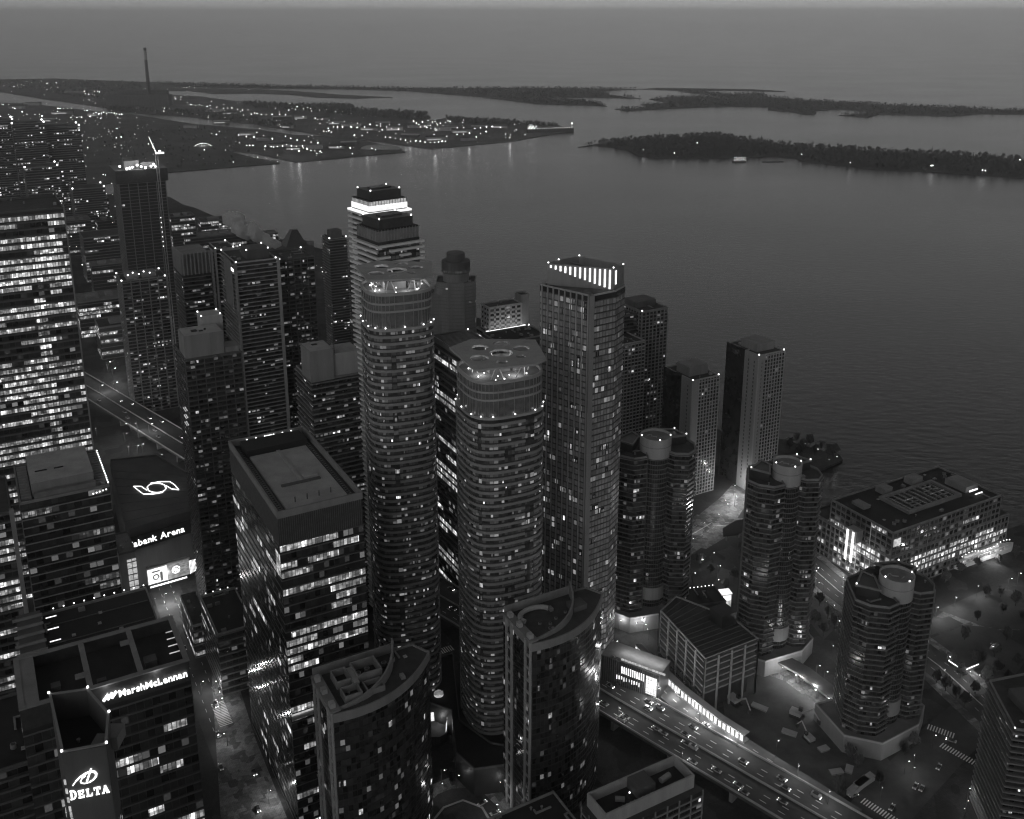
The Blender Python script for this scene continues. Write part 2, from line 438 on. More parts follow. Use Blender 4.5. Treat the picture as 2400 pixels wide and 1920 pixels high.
# lake
def water_mat():
    m = bpy.data.materials.new('lake_water'); m.use_nodes = True; n = m.node_tree.nodes; l = m.node_tree.links
    p = n['Principled BSDF']; p.inputs['Base Color'].default_value = (.006, .006, .006, 1); p.inputs['Roughness'].default_value = .15
    p.inputs['IOR'].default_value = 1.33
    g = n.new('ShaderNodeNewGeometry'); mp = n.new('ShaderNodeMapping'); l.new(g.outputs['Position'], mp.inputs[0])
    mp.inputs['Rotation'].default_value = (0, 0, .35); mp.inputs['Scale'].default_value = (.55, 1, 1)
    a = n.new('ShaderNodeTexNoise'); a.inputs['Scale'].default_value = .16; a.inputs['Detail'].default_value = 5; a.inputs['Roughness'].default_value = .6
    l.new(mp.outputs[0], a.inputs[0])
    b = n.new('ShaderNodeBump'); b.inputs['Strength'].default_value = .75; b.inputs['Distance'].default_value = 1.1
    l.new(a.outputs[0], b.inputs['Height']); l.new(b.outputs[0], p.inputs['Normal'])
    c = n.new('ShaderNodeTexNoise'); c.inputs['Scale'].default_value = .0035; c.inputs['Detail'].default_value = 4; l.new(mp.outputs[0], c.inputs[0])
    r = n.new('ShaderNodeMapRange'); r.inputs[1].default_value = .3; r.inputs[2].default_value = .7; r.inputs[3].default_value = .19; r.inputs[4].default_value = .24
    l.new(c.outputs[0], r.inputs[0]); l.new(r.outputs[0], p.inputs['Roughness'])
    MATS['water'] = m
water_mat()
tag(MB().face([(-60000, -3000, -1.6), (60000, -3000, -1.6), (60000, 90000, -1.6), (-60000, 90000, -1.6)]).build('water', 'water'), kind='structure')

# the town's ground with its harbour wall
shore_px = [(2400, 1228), (2362, 1240), (2330, 1205)]
q_back = [grid((227.6, 549.7), 108, -4), grid((227.6, 549.7), 108, 56), grid((227.6, 549.7), -4, 56)]
town = [(900, 60), (520, 560)] + [site(*p) for p in shore_px] + q_back + [site(*p) for p in
        [(1905, 1140), (1925, 1100), (1975, 1078), (1968, 1066), (1890, 1046), (1840, 1030), (1690, 1010), (1600, 960), (1500, 900), (1400, 850), (1270, 800),
         (1120, 745), (1000, 700), (880, 640), (760, 585), (720, 575), (640, 556), (540, 524), (505, 508), (455, 486), (430, 480), (398, 462), (330, 448)]] + [(-1400, 1500), (-2600, 1500), (-2600, -400), (900, -400)]
sheet('town_ground', town, 0.0, 'paving', skirt=2.2, world=True)
# harbour lands and islands (levels a little under the town's)
Z1 = -.3
landF = [(-120, 186), (0, 186), (130, 184), (300, 191), (355, 193), (420, 205), (440, 213), (367, 213), (400, 222), (470, 226), (545, 236), (600, 241),
         (700, 246), (820, 246), (835, 256), (1000, 266), (1010, 282), (1050, 276), (1200, 286), (1310, 294), (1330, 303), (1326, 309), (1200, 331),
         (1010, 349), (870, 330), (760, 317), (700, 308), (600, 292), (450, 275), (330, 265), (230, 250), (100, 232), (0, 215), (-120, 208)]
landN = [(-200, 236), (0, 241), (70, 243), (200, 258), (320, 270), (450, 290), (600, 303), (690, 316), (790, 320), (870, 333), (930, 347), (950, 356),
         (695, 380), (600, 360), (530, 352), (600, 371), (655, 378), (655, 383), (520, 393), (390, 404), (300, 420), (100, 460), (-250, 470)]
spit = [(355, 193), (640, 201), (1000, 207), (1240, 206), (1500, 208.5), (1410, 214), (1430, 222), (1505, 231), (1330, 228), (1250, 228), (1130, 227),
        (1060, 222), (950, 213), (800, 209), (600, 207), (420, 204)]
bar2 = [(1130, 228.6), (1250, 229.4), (1340, 232), (1400, 240), (1423, 249), (1330, 246), (1260, 244), (1200, 236)]
strip = [(424, 206), (600, 209), (700, 214), (800, 222), (920, 228), (830, 231), (740, 228), (680, 222), (600, 219), (500, 220), (445, 213)]
thin = [(1500, 209), (1540, 206), (1620, 207), (1760, 209), (1842, 214), (1830, 215), (1700, 212), (1600, 213), (1580, 212)]
farI = [(1522, 233), (1560, 228), (1640, 226), (1710, 231), (1660, 222), (1590, 214.5), (1640, 214), (1710, 221), (1790, 218), (1800, 227), (1900, 236),
        (2000, 240), (2100, 247), (2200, 250), (2300, 255), (2420, 259), (2420, 268), (2300, 267), (2230, 273), (2140, 270), (2060, 268), (2035, 276),
        (1965, 270), (2040, 265), (2045, 262), (1960, 256), (1915, 260), (1910, 269), (1880, 268), (1860, 263), (1800, 258), (1800, 251), (1700, 250),
        (1600, 253), (1530, 257), (1465, 260), (1440, 255), (1500, 253), (1520, 249), (1500, 245), (1530, 243), (1590, 243), (1560, 239)]
nearI = [(1354, 345), (1400, 337), (1450, 330), (1540, 323), (1620, 319), (1690, 317), (1760, 330), (1830, 338), (1900, 345), (2000, 350), (2100, 356),
         (2200, 361), (2300, 367), (2430, 375), (2430, 419), (2290, 410), (2200, 404), (2050, 396), (1950, 386), (1880, 378), (1868, 372), (1800, 366),
         (1780, 368), (1700, 371), (1620, 371), (1540, 371), (1495, 365), (1475, 353), (1440, 346), (1390, 341)]
for nm, pl, m_ in (('port_land', landF, 'port_ground'), ('port_land', landN, 'port_ground'), ('spit', spit, 'island_ground'), ('sand_bar', bar2, 'island_ground'),
                   ('marina_land', strip, 'port_ground'), ('breakwater', thin, 'island_ground'), ('island', farI, 'island_ground'), ('island', nearI, 'island_ground')):
    sheet(nm, pl, Z1, m_, skirt=1.2)
sheet('breakwater', [(1640, 311.5), (1688, 311), (1690, 312), (1640, 313)], Z1, 'island_ground', skirt=1)
sheet('jetty', [(1786, 378), (1836, 377.5), (1836, 379), (1786, 380)], Z1, 'concrete_dark', skirt=1)

# ---------------------------------------------------------------- streets
def strip_road(name, pts, width, z, m, kind='structure', thick=0.0, parent=None):
    L, R = [], []
    for i, p in enumerate(pts):
        a = Vector(pts[max(0, i-1)]); b = Vector(pts[min(len(pts)-1, i+1)]); d = (b-a).normalized(); n_ = Vector((-d.y, d.x))*width/2
        L.append((p[0]+n_.x, p[1]+n_.y)); R.append((p[0]-n_.x, p[1]-n_.y))
    P = R + L[::-1]; mb = MB()
    if thick:
        k = len(pts)
        for i in range(k-1):
            q = [R[i], R[i+1], L[i+1], L[i]]
            mb.prism(q, z-thick, z, bottom=True)
    else:
        k = len(pts)
        for i in range(k-1): mb.face([(*R[i], z), (*R[i+1], z), (*L[i+1], z), (*L[i], z)])
    o = mb.build(name, m, parent)
    if kind: o['kind'] = kind
    return o
def along(pts, s):
    for i in range(len(pts)-1):
        a, b = Vector(pts[i]), Vector(pts[i+1]); L = (b-a).length
        if s <= L: d = (b-a)/L; return a+d*s, d
        s -= L
    a, b = Vector(pts[-2]), Vector(pts[-1]); d = (b-a).normalized(); return b+d*s, d
def plen(pts): return sum((Vector(pts[i+1])-Vector(pts[i])).length for i in range(len(pts)-1))
def dashes(name, pts, off, z, step, ln, wd, parent, s0=0, s1=None):
    me = MB().box(0, ln, -wd/2, wd/2, 0, .012).mesh(name, 'road_paint'); s = s0; s1 = s1 or plen(pts)
    while s < s1:
        p, d = along(pts, s); obj(name, me, parent, (p.x-d.y*off, p.y+d.x*off, z), math.atan2(d.y, d.x)); s += step
GZ = 12.0
gard = [(-760, 1229), (-385, 858), (-266, 740), (-100, 577), (75, 408), (115, 370), (200, 288), (330, 160)]
hw = strip_road('expressway', gard, 27, GZ, 'asphalt', thick=1.6)
for o2 in (-13.3, -.2, 13.3):
    pts2 = []
    for i, p in enumerate(gard):
        a = Vector(gard[max(0, i-1)]); b = Vector(gard[min(len(gard)-1, i+1)]); d = (b-a).normalized(); pts2.append((p[0]-d.y*o2, p[1]+d.x*o2))
    strip_road('barrier', pts2, .5, GZ+.95, 'concrete', kind=None, thick=.95, parent=hw)
GS = 560
for o2 in (-9.6, -6.0, 3.6, 7.2): dashes('lane_dash', gard, o2, GZ+.004, 9, 3.2, .28, hw, 1020, 1330)
cme = MB().box(-.9, .9, -8, 8, 0, GZ-1.6).mesh('pillar', 'concrete_mid')
for k in range(22):
    p, d = along(gard, 600+k*34); obj('pillar', cme, hw, (p.x, p.y, 0), math.atan2(d.y, d.x))
# slip road that climbs beside the expressway
boul = [site(x, y, GZ) for x, y in ((1455, 1545), (1535, 1590), (1600, 1648), (1680, 1712), (1790, 1782), (1900, 1850), (2000, 1915))]
bo = strip_road('slip_road', boul, 13, GZ-.06, 'asphalt_pale', thick=1.4)
for o2 in (-2.2, 2.2): dashes('lane_dash', boul, o2, GZ-.05, 8, 3, .25, bo)
# cross street at the lower right, quay road, streets by the office blocks
sim = [site(2400, 1500), site(2250, 1640), site(2130, 1800), site(2010, 1930), site(1900, 2060)]
sr = strip_road('side_street', [site(2330, 1640), site(2215, 1740), site(2110, 1850), site(1985, 1990)], 24, .03, 'asphalt')
qroad = [site(1560, 1405), site(1660, 1350), site(1740, 1270), site(1800, 1230)]
yr = [grid((-103, 345), 0, v) for v in (-200, -60, 0, 60, 160, 330)]
ys = strip_road('avenue', yr, 17, .03, 'asphalt')
for o2 in (-3.4, 3.4): dashes('lane_dash', yr, o2, .036, 8, 3, .2, ys)
ls = [grid((-118, 300), u, 0) for u in (-260, -90, 0, 40)]
ring_ = [site(x, y) for x, y in ((985, 1880), (1015, 1852), (1055, 1836), (1100, 1834), (1145, 1850), (1180, 1882), (1200, 1930))]
dr = strip_road('driveway', ring_, 7, .05, 'paving_pale')
ring2 = [site(x, y) for x, y in ((1010, 1930), (1040, 1893), (1085, 1876), (1130, 1893), (1155, 1935))]
strip_road('driveway_kerb', ring2, 1.0, .2, 'concrete', kind='structure', thick=.15)
quay = [site(1440, 1410), site(1560, 1290), site(1660, 1230), site(1800, 1240), site(1960, 1380), site(2200, 1560), site(2420, 1760)]
qs = strip_road('quay_street', quay, 20, .025, 'asphalt')
for o2 in (-13, 13):
    pts2 = []
    for i, p in enumerate(quay):
        a = Vector(quay[max(0, i-1)]); b = Vector(quay[min(len(quay)-1, i+1)]); d = (b-a).normalized(); pts2.append((p[0]-d.y*o2, p[1]+d.x*o2))
    strip_road('pavement', pts2, 5, .14, 'paving_pale', thick=.13)
for o2 in (-5, -.2, .2, 5): dashes('lane_dash', quay, o2, .032, 7 if abs(o2) > 1 else 4, 3 if abs(o2) > 1 else 4, .2, qs)
bay_st = [site(1540, 1300), site(1640, 1215), site(1770, 1120)]
sheet('forecourt', [(1640, 1205), (1690, 1165), (1735, 1115), (1790, 1095), (1775, 1140), (1700, 1260), (1650, 1290), (1600, 1270)], .04, 'paving_pale')
sheet('plaza', [(1625, 1280), (1710, 1300), (1740, 1340), (1725, 1420), (1640, 1410), (1600, 1370)], .045, 'paving')
sheet('terrace_paving', [(495, 1570), (545, 1560), (600, 1735), (690, 1960), (520, 1960)], .05, 'paving_pale')
sheet('works_ground', [(1690, 1610), (1800, 1560), (2010, 1690), (2090, 1790), (2020, 1850), (1950, 1880), (1850, 1830), (1700, 1690)], .05, 'soil')
sheet('park_lawn', [(2200, 1430), (2330, 1372), (2440, 1440), (2400, 1475), (2310, 1470)], .05, 'grass')
sheet('park_lawn', [(2170, 1500), (2265, 1465), (2330, 1472), (2420, 1530), (2380, 1580), (2200, 1550)], .05, 'grass')
sheet('park_lawn', [(2175, 1455), (2225, 1445), (2258, 1462), (2180, 1490)], .05, 'grass')
sheet('park_path', [(2195, 1445), (2240, 1412), (2330, 1475), (2400, 1475), (2310, 1480), (2290, 1478)], .04, 'paving_pale')
def crossing(c, d, n_, ln, wd, gap):     # bars of paint across a street, each one its own piece
    me = MB().box(-ln/2, ln/2, -wd/2, wd/2, 0, .012).mesh('crossing_bar', 'road_paint')
    a = math.atan2(d[1], d[0]); px_, py_ = -math.sin(a), math.cos(a)
    r = tag(obj('crosswalk', None, None, (c[0], c[1], .062), 0), kind='structure')
    for k in range(n_):
        t = (k-(n_-1)/2)*gap; obj('crossing_bar', me, r, (px_*t, py_*t, 0), a)
crossing(site(520, 1673), UX, 16, 6.5, .55, 1.25)
crossing(site(2205, 1714), (.55, .83), 10, 4.5, .6, 1.3)
crossing(site(2250, 1770), (.75, .66), 15, 4, .6, 1.3)
crossing(site(2060, 1900), (.75, .66), 13, 4, .6, 1.3)
crossing(site(1042, 1524), (-.48, .87), 8, 5, .6, 1.3)

# ================================================================== BUILDINGS
# ---- far left: bright office tower, its neighbours and the condominiums behind
o = site(0, 502, 238)
r = tower('office_tower', 'tall office tower ablaze with lit floors at the far left edge', grid(o, -45, 0), rect(77.6, 45), 238, 4.0, cell=3.1, wz=(.3, .93),
          band=('band_dark', .9, .25), wall='core_dark', lit=('office', .72), litmat='lit_tower', lamps=0,
          hot=lambda i, f, t: i == 0 and .70 < t < .79 and .12 < f < .78)
MB().box(77.2, 78.0, -.6, .4, 0, 239.5).build('corner_fin', 'concrete_mid', r)
tel = site(47, 1183, 136)
r = tower('office_tower', 'glass office block with large pale penthouse box on its roof', tel, rect(37.1, 42), 136, 4.0, cell=3.1, wz=(.3, .95), band=('band_dim', .55, .2),
          wall='glass_wall', lit=('office', .10), litmat='lit_dim', roof='roof_dark', lamps=0)
plant(r, 136, [(5.5, 31.5, 5, 38, 6.5)], 'concrete_mid', 'penthouse', 'roof_pale')
plant(r, 142.5, [(8, 13, 17, 17.5, .5), (16, 20, 16.8, 17.3, .5)], 'roof_black', 'roof_slot')
MB().box(6, 32, 1.2, 3.4, 136.02, 139).build('roof_step', 'roof_mid', r)
rib_me = MB().box(32.2, 36.3, 0, .5, 136.05, 137.6).mesh('roof_rib', 'metal')
rib_mf = MB().box(.8, 5.0, 0, .5, 136.05, 137.6).mesh('roof_rib', 'metal')
for k in range(13): obj('roof_rib', rib_me, r, (0, 3+k*2.9, 0)); obj('roof_rib', rib_mf, r, (0, 3+k*2.9, 0))
lampme = MB().ball((0, 0, 0), .34).mesh('roof_lamp', 'lamp_small')
for k in range(16): obj('roof_lamp', lampme, r, (36.9, 1+k*2.6, 137.6))
for k in range(5): obj('roof_lamp', lampme, r, (30+k*1.4, -.3, 134+.2*k))
sl_ = grid(tel, -34, 2)
r = tower('office_tower', 'dark office block with bright lit strips beside the pale penthouse roof', sl_, rect(30, 40), 132, 4.0, cell=3, wz=(.3, .9), band=('band_dark', .9, .3),
          lit=('office', .5), wall='core_dark', lamps=0)
MB().box(29.3, 31.2, -1.2, .8, 0, 134).build('corner_pier', 'concrete_mid', r)
for i, (px_, y_, z_, lu, lv, lb) in enumerate((
        ((100, 300), 0, 178, 52, 40, 'far condominium tower with striped floors rising just behind the bright office tower'),
        ((28, 292), 0, 186, 44, 36, 'far condominium tower with scattered windows, second from the left edge'),
        ((-40, 285), 0, 190, 40, 36, 'far condominium tower cut by the left edge of the view'),
        ((58, 395), 0, 150, 40, 36, 'dark condominium block with lit flats in front of the far left towers'),
        ((170, 445), 0, 92, 45, 40, 'low dark block left of the tower under construction'),
        ((195, 560), 0, 60, 50, 45, 'wide low block with lit floor strips beside the bright office tower'))):
    o = site(*px_, z_)
    tower('condo_tower', lb, o, rect(lu, lv), z_, 3.4 if i < 5 else 4, cell=4.2, band=('band_dim', 1.0, .8), lit=('home' if i < 5 else 'office', (.22, .2, .2, .24, .2, .3)[i]), pane=None, wall='core_dark', lamps=3 if i < 5 else 0)
# ---- tower under construction with its crane
o = site(275, 398, 200)
r = tower('unfinished_tower', 'tower under construction with dark wrapped crown and bright work lights', o, rect(43, 38), 188, 3.2, cell=4.2, pane=None, band=('band_dim', .5, .5),
          lit=('home', .008), wall='core_dark', piers=('concrete_mid', .7, .5, 8.6), parapet=0)
MB().prism(offset(rect(43, 38), 2.5), 186.5, 199).build('formwork_screen', 'metal_dark', r)
for k, (x, y) in enumerate(((9, 3), (14, 1), (19, 5), (26, 2), (31, 0), (34, 3), (36, 6), (22, 1), (3, 4), (12, 6))):
    obj('work_light', UNIT.setdefault('wl', MB().ball((0, 0, 0), 1.1).mesh('work_light', 'lamp_far')), r, (x, y, 200+(k % 3)*1.2))
plant(r, 199, [(8, 22, 12, 24, 7), (24, 36, 10, 30, 5), (10, 18, 28, 35, 8)], 'concrete_mid', 'core_box', 'roof_mid')
for k in range(7): obj('floor_light', UNIT.setdefault('fl', MB().ball((0, 0, 0), .55).mesh('floor_light', 'lamp_small')), r, (35.5, -1.0, 150-k*4.8))
light(r, (20, -3, 204), 9000, 2)
cr = thing('tower_crane', 'tall tower crane with lit white jib beside the unfinished tower', 'crane', (*grid(o, 36, -7), 0), ROT)
mm = MB()
for sx in (-1, 1):
    for sy in (-1, 1): mm.bar((sx*1.1, sy*1.1, 0), (sx*1.1, sy*1.1, 214), .22)
for k in range(36): mm.bar((-1.1, -1.1, k*6), (1.1, -1.1, k*6+6 if k < 35 else 214), .14); mm.bar((1.1, 1.1, k*6), (1.1, -1.1, k*6+5), .14)
mm.build('mast', 'metal', cr)
MB().bar((0, 0, 214), (-5, 4, 230), .55, r2=.25).build('jib', 'strip_glow', cr)
MB().box(-1, 7, -1, 1, 213.5, 215).build('counter_jib', 'strip_glow', cr)
MB().box(-1.4, 1.6, -1.6, 1.6, 211, 213.5).build('cab', 'metal', cr)
obj('crane_lamp', UNIT['wl'], cr, (3, -1.2, 216))
# ---- mid left
o = site(285, 662, 122)
r = tower('condo_tower', 'brownish condominium tower in front of the crane, lamps round its roof', o, rect(37, 30), 122, 3.1, cell=3.4, band=('band_dim', .7, .5), lit=('home', .13), piers=('concrete_mid', .9, .4, 7.4), lamps=4)
plant(r, 122, [(5, 15, 6, 20, 5), (18, 30, 8, 22, 4)], 'concrete_mid')
for k in range(5): obj('roof_lamp', UNIT.setdefault('rl9', MB().ball((0, 0, 0), .7).mesh('roof_lamp', 'lamp_small')), r, (6+k*4.5, 2.5+(k % 2)*3, 127+(k % 2)))
o = site(424, 598, 170)
r = tower('condo_tower', 'condominium tower with pale frame crown, left of the broad balcony slab', o, rect(21, 32), 154, 3.1, cell=3.2, band=('band_dim', .7, .9), lit=('home', .07), lamps=0)
MB().prism(offset(rect(21, 32), -.8), 154, 170).build('crown', 'concrete_mid', r)
for k in range(8): obj('crown_fin', UNIT.setdefault('cf1', MB().box(-.4, .4, -1.2, .2, 154, 170.6).mesh('crown_fin', 'concrete')), r, (1+k*2.8, 0, 0))
for k in range(8): obj('crown_fin', UNIT['cf1'], r, (.5, 2+k*4, 0), -PI/2)
for x in (21.6, 24.4): MB().box(x, x+1.6, -.8, 1.2, 0, 172).build('tall_fin', 'concrete', r)
tower('', '', o, rect(14, 26, 27, 3), 170, 3.1, root=r, cell=3.2, band=('band_grey', .6, 1.2), lit=('home', .06), lamps=3)
o = site(553, 619, 176)
r = tower('condo_tower', 'broad condominium slab with thin white balcony lines and dark penthouse', o, rect(29.1, 44), 176, 3.0, cell=3.1, band=('band_grey', .42, 1.3), lit=('home', .09), lamps=4)
MB().box(28.6, 30.6, -1.6, .6, 0, 177.5).build('corner_fin', 'concrete', r)
MB().box(-1.5, .2, -1.6, .5, 0, 177).build('corner_fin', 'concrete_mid', r)
MB().box(-1.65, -1.3, 8, 30, 142, 176.5).build('blank_wall', 'concrete_mid', r)
plant(r, 176, [(10, 26, 8, 26, 7)], 'concrete_dark'); roof_lamps(r, rect(16, 18, 10, 8), 183, 4, 700)
MB().box(-1.9, -1.5, 2, 8, 170, 172).build('sign_panel', 'sign_glow', r)
o = site(655, 612, 172)
r = tower('condo_tower', 'dark slim condominium tower joined to the balcony slab', o, rect(25.8, 30), 172, 3.0, cell=3.2, band=('band_dark', .5, .5), lit=('home', .11), piers=('band_dark', .5, .4, 5.2), lamps=2)
o = site(772, 562, 118)
r = tower('condo_tower', 'slender far tower with striped balconies standing by the water', o, rect(18.6, 22), 118, 3.0, cell=4, band=('band_dim', .8, 1.2), lit=('home', .10), pane=None, lamps=3)
plant(r, 118, [(3, 15, 4, 16, 8)], 'concrete_dark')
# Harbour pair with white bands
def banded(px_, z, lu, lv, label, lit_crown):
    o = site(*px_, z); R_ = math.radians(37)
    r = tower('condo_tower', label, o, rect(lu, lv), z-6.5, 3.1, rot=R_, cell=2.6, band=('band_white', 1.15, 2.0), skip=.10, wz=(.38, .98), lit=('home', .05), pane='glass_pale', wall='core_dark', parapet=0)
    MB().prism(offset(rect(lu, lv), -.2), z-6.5, z-.6).build('crown_screen', 'glow_soft' if lit_crown else 'concrete_mid', r)
    for k in range(14): obj('crown_louvre', UNIT.setdefault(('cl', lit_crown), MB().box(-.12, .12, -.35, 0, z-6.3, z).mesh('crown_louvre', 'metal')), r, (.6+k*(lu-1)/13, 0.2, 0))
    for k in range(14): obj('crown_louvre', UNIT[('cl', lit_crown)], r, (.2, .6+k*(lv-1)/13, 0), -PI/2)
    MB().prism(offset(rect(lu, lv), -2.4), z-.6, z+5).build('penthouse', 'metal_dark', r)
    MB().face([(x, y, z+5.05) for x, y in offset(rect(lu, lv), -2.6)]).build('penthouse_roof', 'roof_mid', r)
    MB().prism(offset(rect(lu, lv), .1), z-.6, z-.2).build('crown_roof', 'roof_black', r)
    roof_lamps(r, offset(rect(lu, lv), -2.6), z+5.2, 4, 600)
    plant(r, z+5.1, [(6, 14, 6, 12, 1.2), (15, 19, 7, 15, 1.0)], 'metal_dark')
    if lit_crown:
        MB().ring(offset(rect(lu, lv), .25), offset(rect(lu, lv), -.1), z-6.3, z-3.0).build('crown_light', 'panel_glow', r)
        MB().ring(offset(rect(lu, lv), 2.1), offset(rect(lu, lv), -.1), z-8.0, z-6.9).build('crown_light_band', 'panel_glow', r)
    return r
banded((865, 472, ), 241, 25, 21, 'tallest white banded tower with brightly lit crown', True)
banded((885, 541), 235, 25.5, 23, 'white banded tower with unlit grey crown in front of the lit one', False)
# hotel with round top by the water
o = (-49.3, 849.6)
r = tower('hotel_tower', 'far hotel tower with round drum on top by the water', o, [(-17, -10), (-6, -14), (8, -14), (17, -8), (17, 12), (-17, 12)], 118, 3.2, rot=0, cell=4, band=('band_dim', .9, .15), lit=('home', .03), pane=None, wall='concrete_mid', lamps=0)
MB().prism(circle(11.5, 24), 118, 126).build('drum_neck', 'concrete_mid', r)
MB().prism(circle(12.6, 24), 126, 136).build('drum', 'concrete_dark', r)
MB().ring(circle(12.9, 24), circle(12.4, 24), 127, 129).build('drum_window_band', 'lit_dim', r)
MB().prism(circle(8, 20), 136, 143).build('drum_cap', 'concrete_dark', r)
r = tower('hotel_tower', 'lower hotel wing with round stair top beside the round topped tower', (-72, 838), rect(22, 18), 108, 3.2, rot=0, cell=4, band=('band_dim', .9, .15), lit=('home', .015), pane=None, wall='concrete_mid')
MB().prism(circle(7.5, 20, 11, 6), 108, 114).build('stair_drum', 'concrete_mid', r)
# office with bright roof terrace
o = site(1178, 770, 100)
r = tower('office_block', 'squat office block with glaring white lit terrace near the water', grid(o, -6, 0), rect(40, 34), 92, 4, cell=4, band=('band_dim', 1.0, .3), lit=('office', .25), wall='core_dark', lamps=2)
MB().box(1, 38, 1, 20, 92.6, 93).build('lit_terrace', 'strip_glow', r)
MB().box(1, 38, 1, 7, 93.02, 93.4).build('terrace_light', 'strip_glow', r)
tower('', '', grid(o, -6, 0), rect(30, 14, 4, 19), 112, 4, root=r, cell=5, band=('concrete', 1.8, .3), lit=('home', .05), wall='core_dark', piers=('concrete', 1.6, .3, 5), lamps=0)
tower('', '', grid(o, -6, 0), rect(8, 10, 34, 20), 118, 4, root=r, cell=5, band=None, lit=('home', .0), wall='concrete_mid', pane=None)
# office with slatted roof between the round towers
o = site(1075, 824, 162)
r = tower('office_block', 'office block with slatted roof grille behind the two round cornered towers', o, rect(24, 36), 158, 4.2, cell=2.8, wz=(.3, .92), band=('band_dim', 1.2, .2), lit=('office', .42), lamps=3, parapet=3.5)
for k in range(17): obj('roof_slat', UNIT.setdefault('slat', MB().box(1.5, 22.5, 0, .7, 160.2, 160.7).mesh('roof_slat', 'concrete_mid')), r, (0, 2+k*2, 0))
# dark roof deck right of it
o = site(1170, 800, 120)
r = tower('office_block', 'dark flat roofed block with pale roof edge beside the slatted roof', o, rect(40, 26), 118, 4, cell=4, band=('band_dark', 1, .2), lit=('office', .05), roof='roof_black', base='concrete_mid', lamps=2)
# ---- the two towers with rounded corners and canopies
def rounded(cx, cy, zc, a, b, rot, label, z0, seed):
    poly = superell(a, b, 3.2, 48); body = zc-7
    r = tower('condo_tower', label, (cx, cy), poly, body-17, 3.25, z0=z0, rot=rot, cell=1.6, band=('band_round', 1.3, .55), skip=.05, wz=(.36, .99), lit=('home', .06), seed=seed, parapet=0, pane='glass_pale', wall='core_dark', clutter=False)
    inner = superell(a*.97, b*.97, 3.2, 48)
    MB().prism(inner, body-17, body, top=False).build('glass_crown', 'glass_pale', r)
    for k, (zz, h) in enumerate(((body-17.4, 1.2), (body-9, .9), (body-5.4, .9), (body-1.2, 1.4))):
        MB().ring(offset(inner, .5 if k else 1.2), offset(inner, -.5), zz, zz+h).build('crown_band', 'band_grey', r)
    for k in range(48): 
        p = inner[k]; obj('crown_mullion', UNIT.setdefault('cm', MB().box(-.09, .09, -.12, .12, 0, 16.5).mesh('crown_mullion', 'metal')), r, (p[0]*1.006, p[1]*1.006, body-17))
    MB().face([(x, y, body-1.3) for x, y in offset(inner, -.45)]).build('roof', 'roof_mid', r)
    for k in range(0, 48, 3):
        p = poly[k]; obj('crown_lamp', UNIT.setdefault('cl5', MB().ball((0, 0, 0), .36).mesh('crown_lamp', 'lamp_small')), r, (p[0]*1.03, p[1]*1.03, body-15.8))
    # canopy: a diamond plate with round holes on slanting struts
    hx, hy = a*1.34, b*1.30
    can = [(-hx, -hy*.25), (-hx*.1, -hy*.98), (hx*.25, -hy*.98), (hx*1.02, -hy*.1), (hx*.3, hy), (-hx*.35, hy)]
    can = [(x*math.cos(.5)-y*math.sin(.5), x*math.sin(.5)+y*math.cos(.5)) for x, y in can]
    holes = [(-.62, -.22, .24), (.02, -.08, .30), (.62, .05, .22), (-.30, .55, .22), (.32, .62, .22), (-.22, -.72, .14), (.36, -.52, .13)]
    canopy_plate(r, can, [(x*a, y*b, q*a) for x, y, q in holes], zc)
    rng = random.Random(seed)
    for k in range(14):
        t = 2*PI*k/14; p0 = (a*.72*math.cos(t), b*.72*math.sin(t), body-1.3); t2 = t+(.22 if k % 2 else -.22); p1 = (a*.84*math.cos(t2), b*.84*math.sin(t2), zc-.3)
        MB().bar(p0, p1, .28).build('canopy_strut', 'white_paint', r)
        if k % 2 == 0:
            obj('deck_lamp', UNIT.setdefault('dl5', MB().ball((0, 0, 0), .38).mesh('deck_lamp', 'lamp_small')), r, (p0[0]*1.08, p0[1]*1.08, body-.6))
    for k in range(8): MB().ball((rng.uniform(-.8, .8)*a, rng.uniform(-.8, .8)*b, body-.4), .3).build('deck_lamp', 'lamp_small', r)
    for k in range(4): light(r, (a*.6*math.cos(k*1.57+.3), b*.6*math.sin(k*1.57+.3), body+1.6), 900, .5)
    plant(r, body-1.3, [(-6, 4, -3, 6, 3.5), (5, 9, -4, 2, 2.5)], 'concrete_mid')
    return r
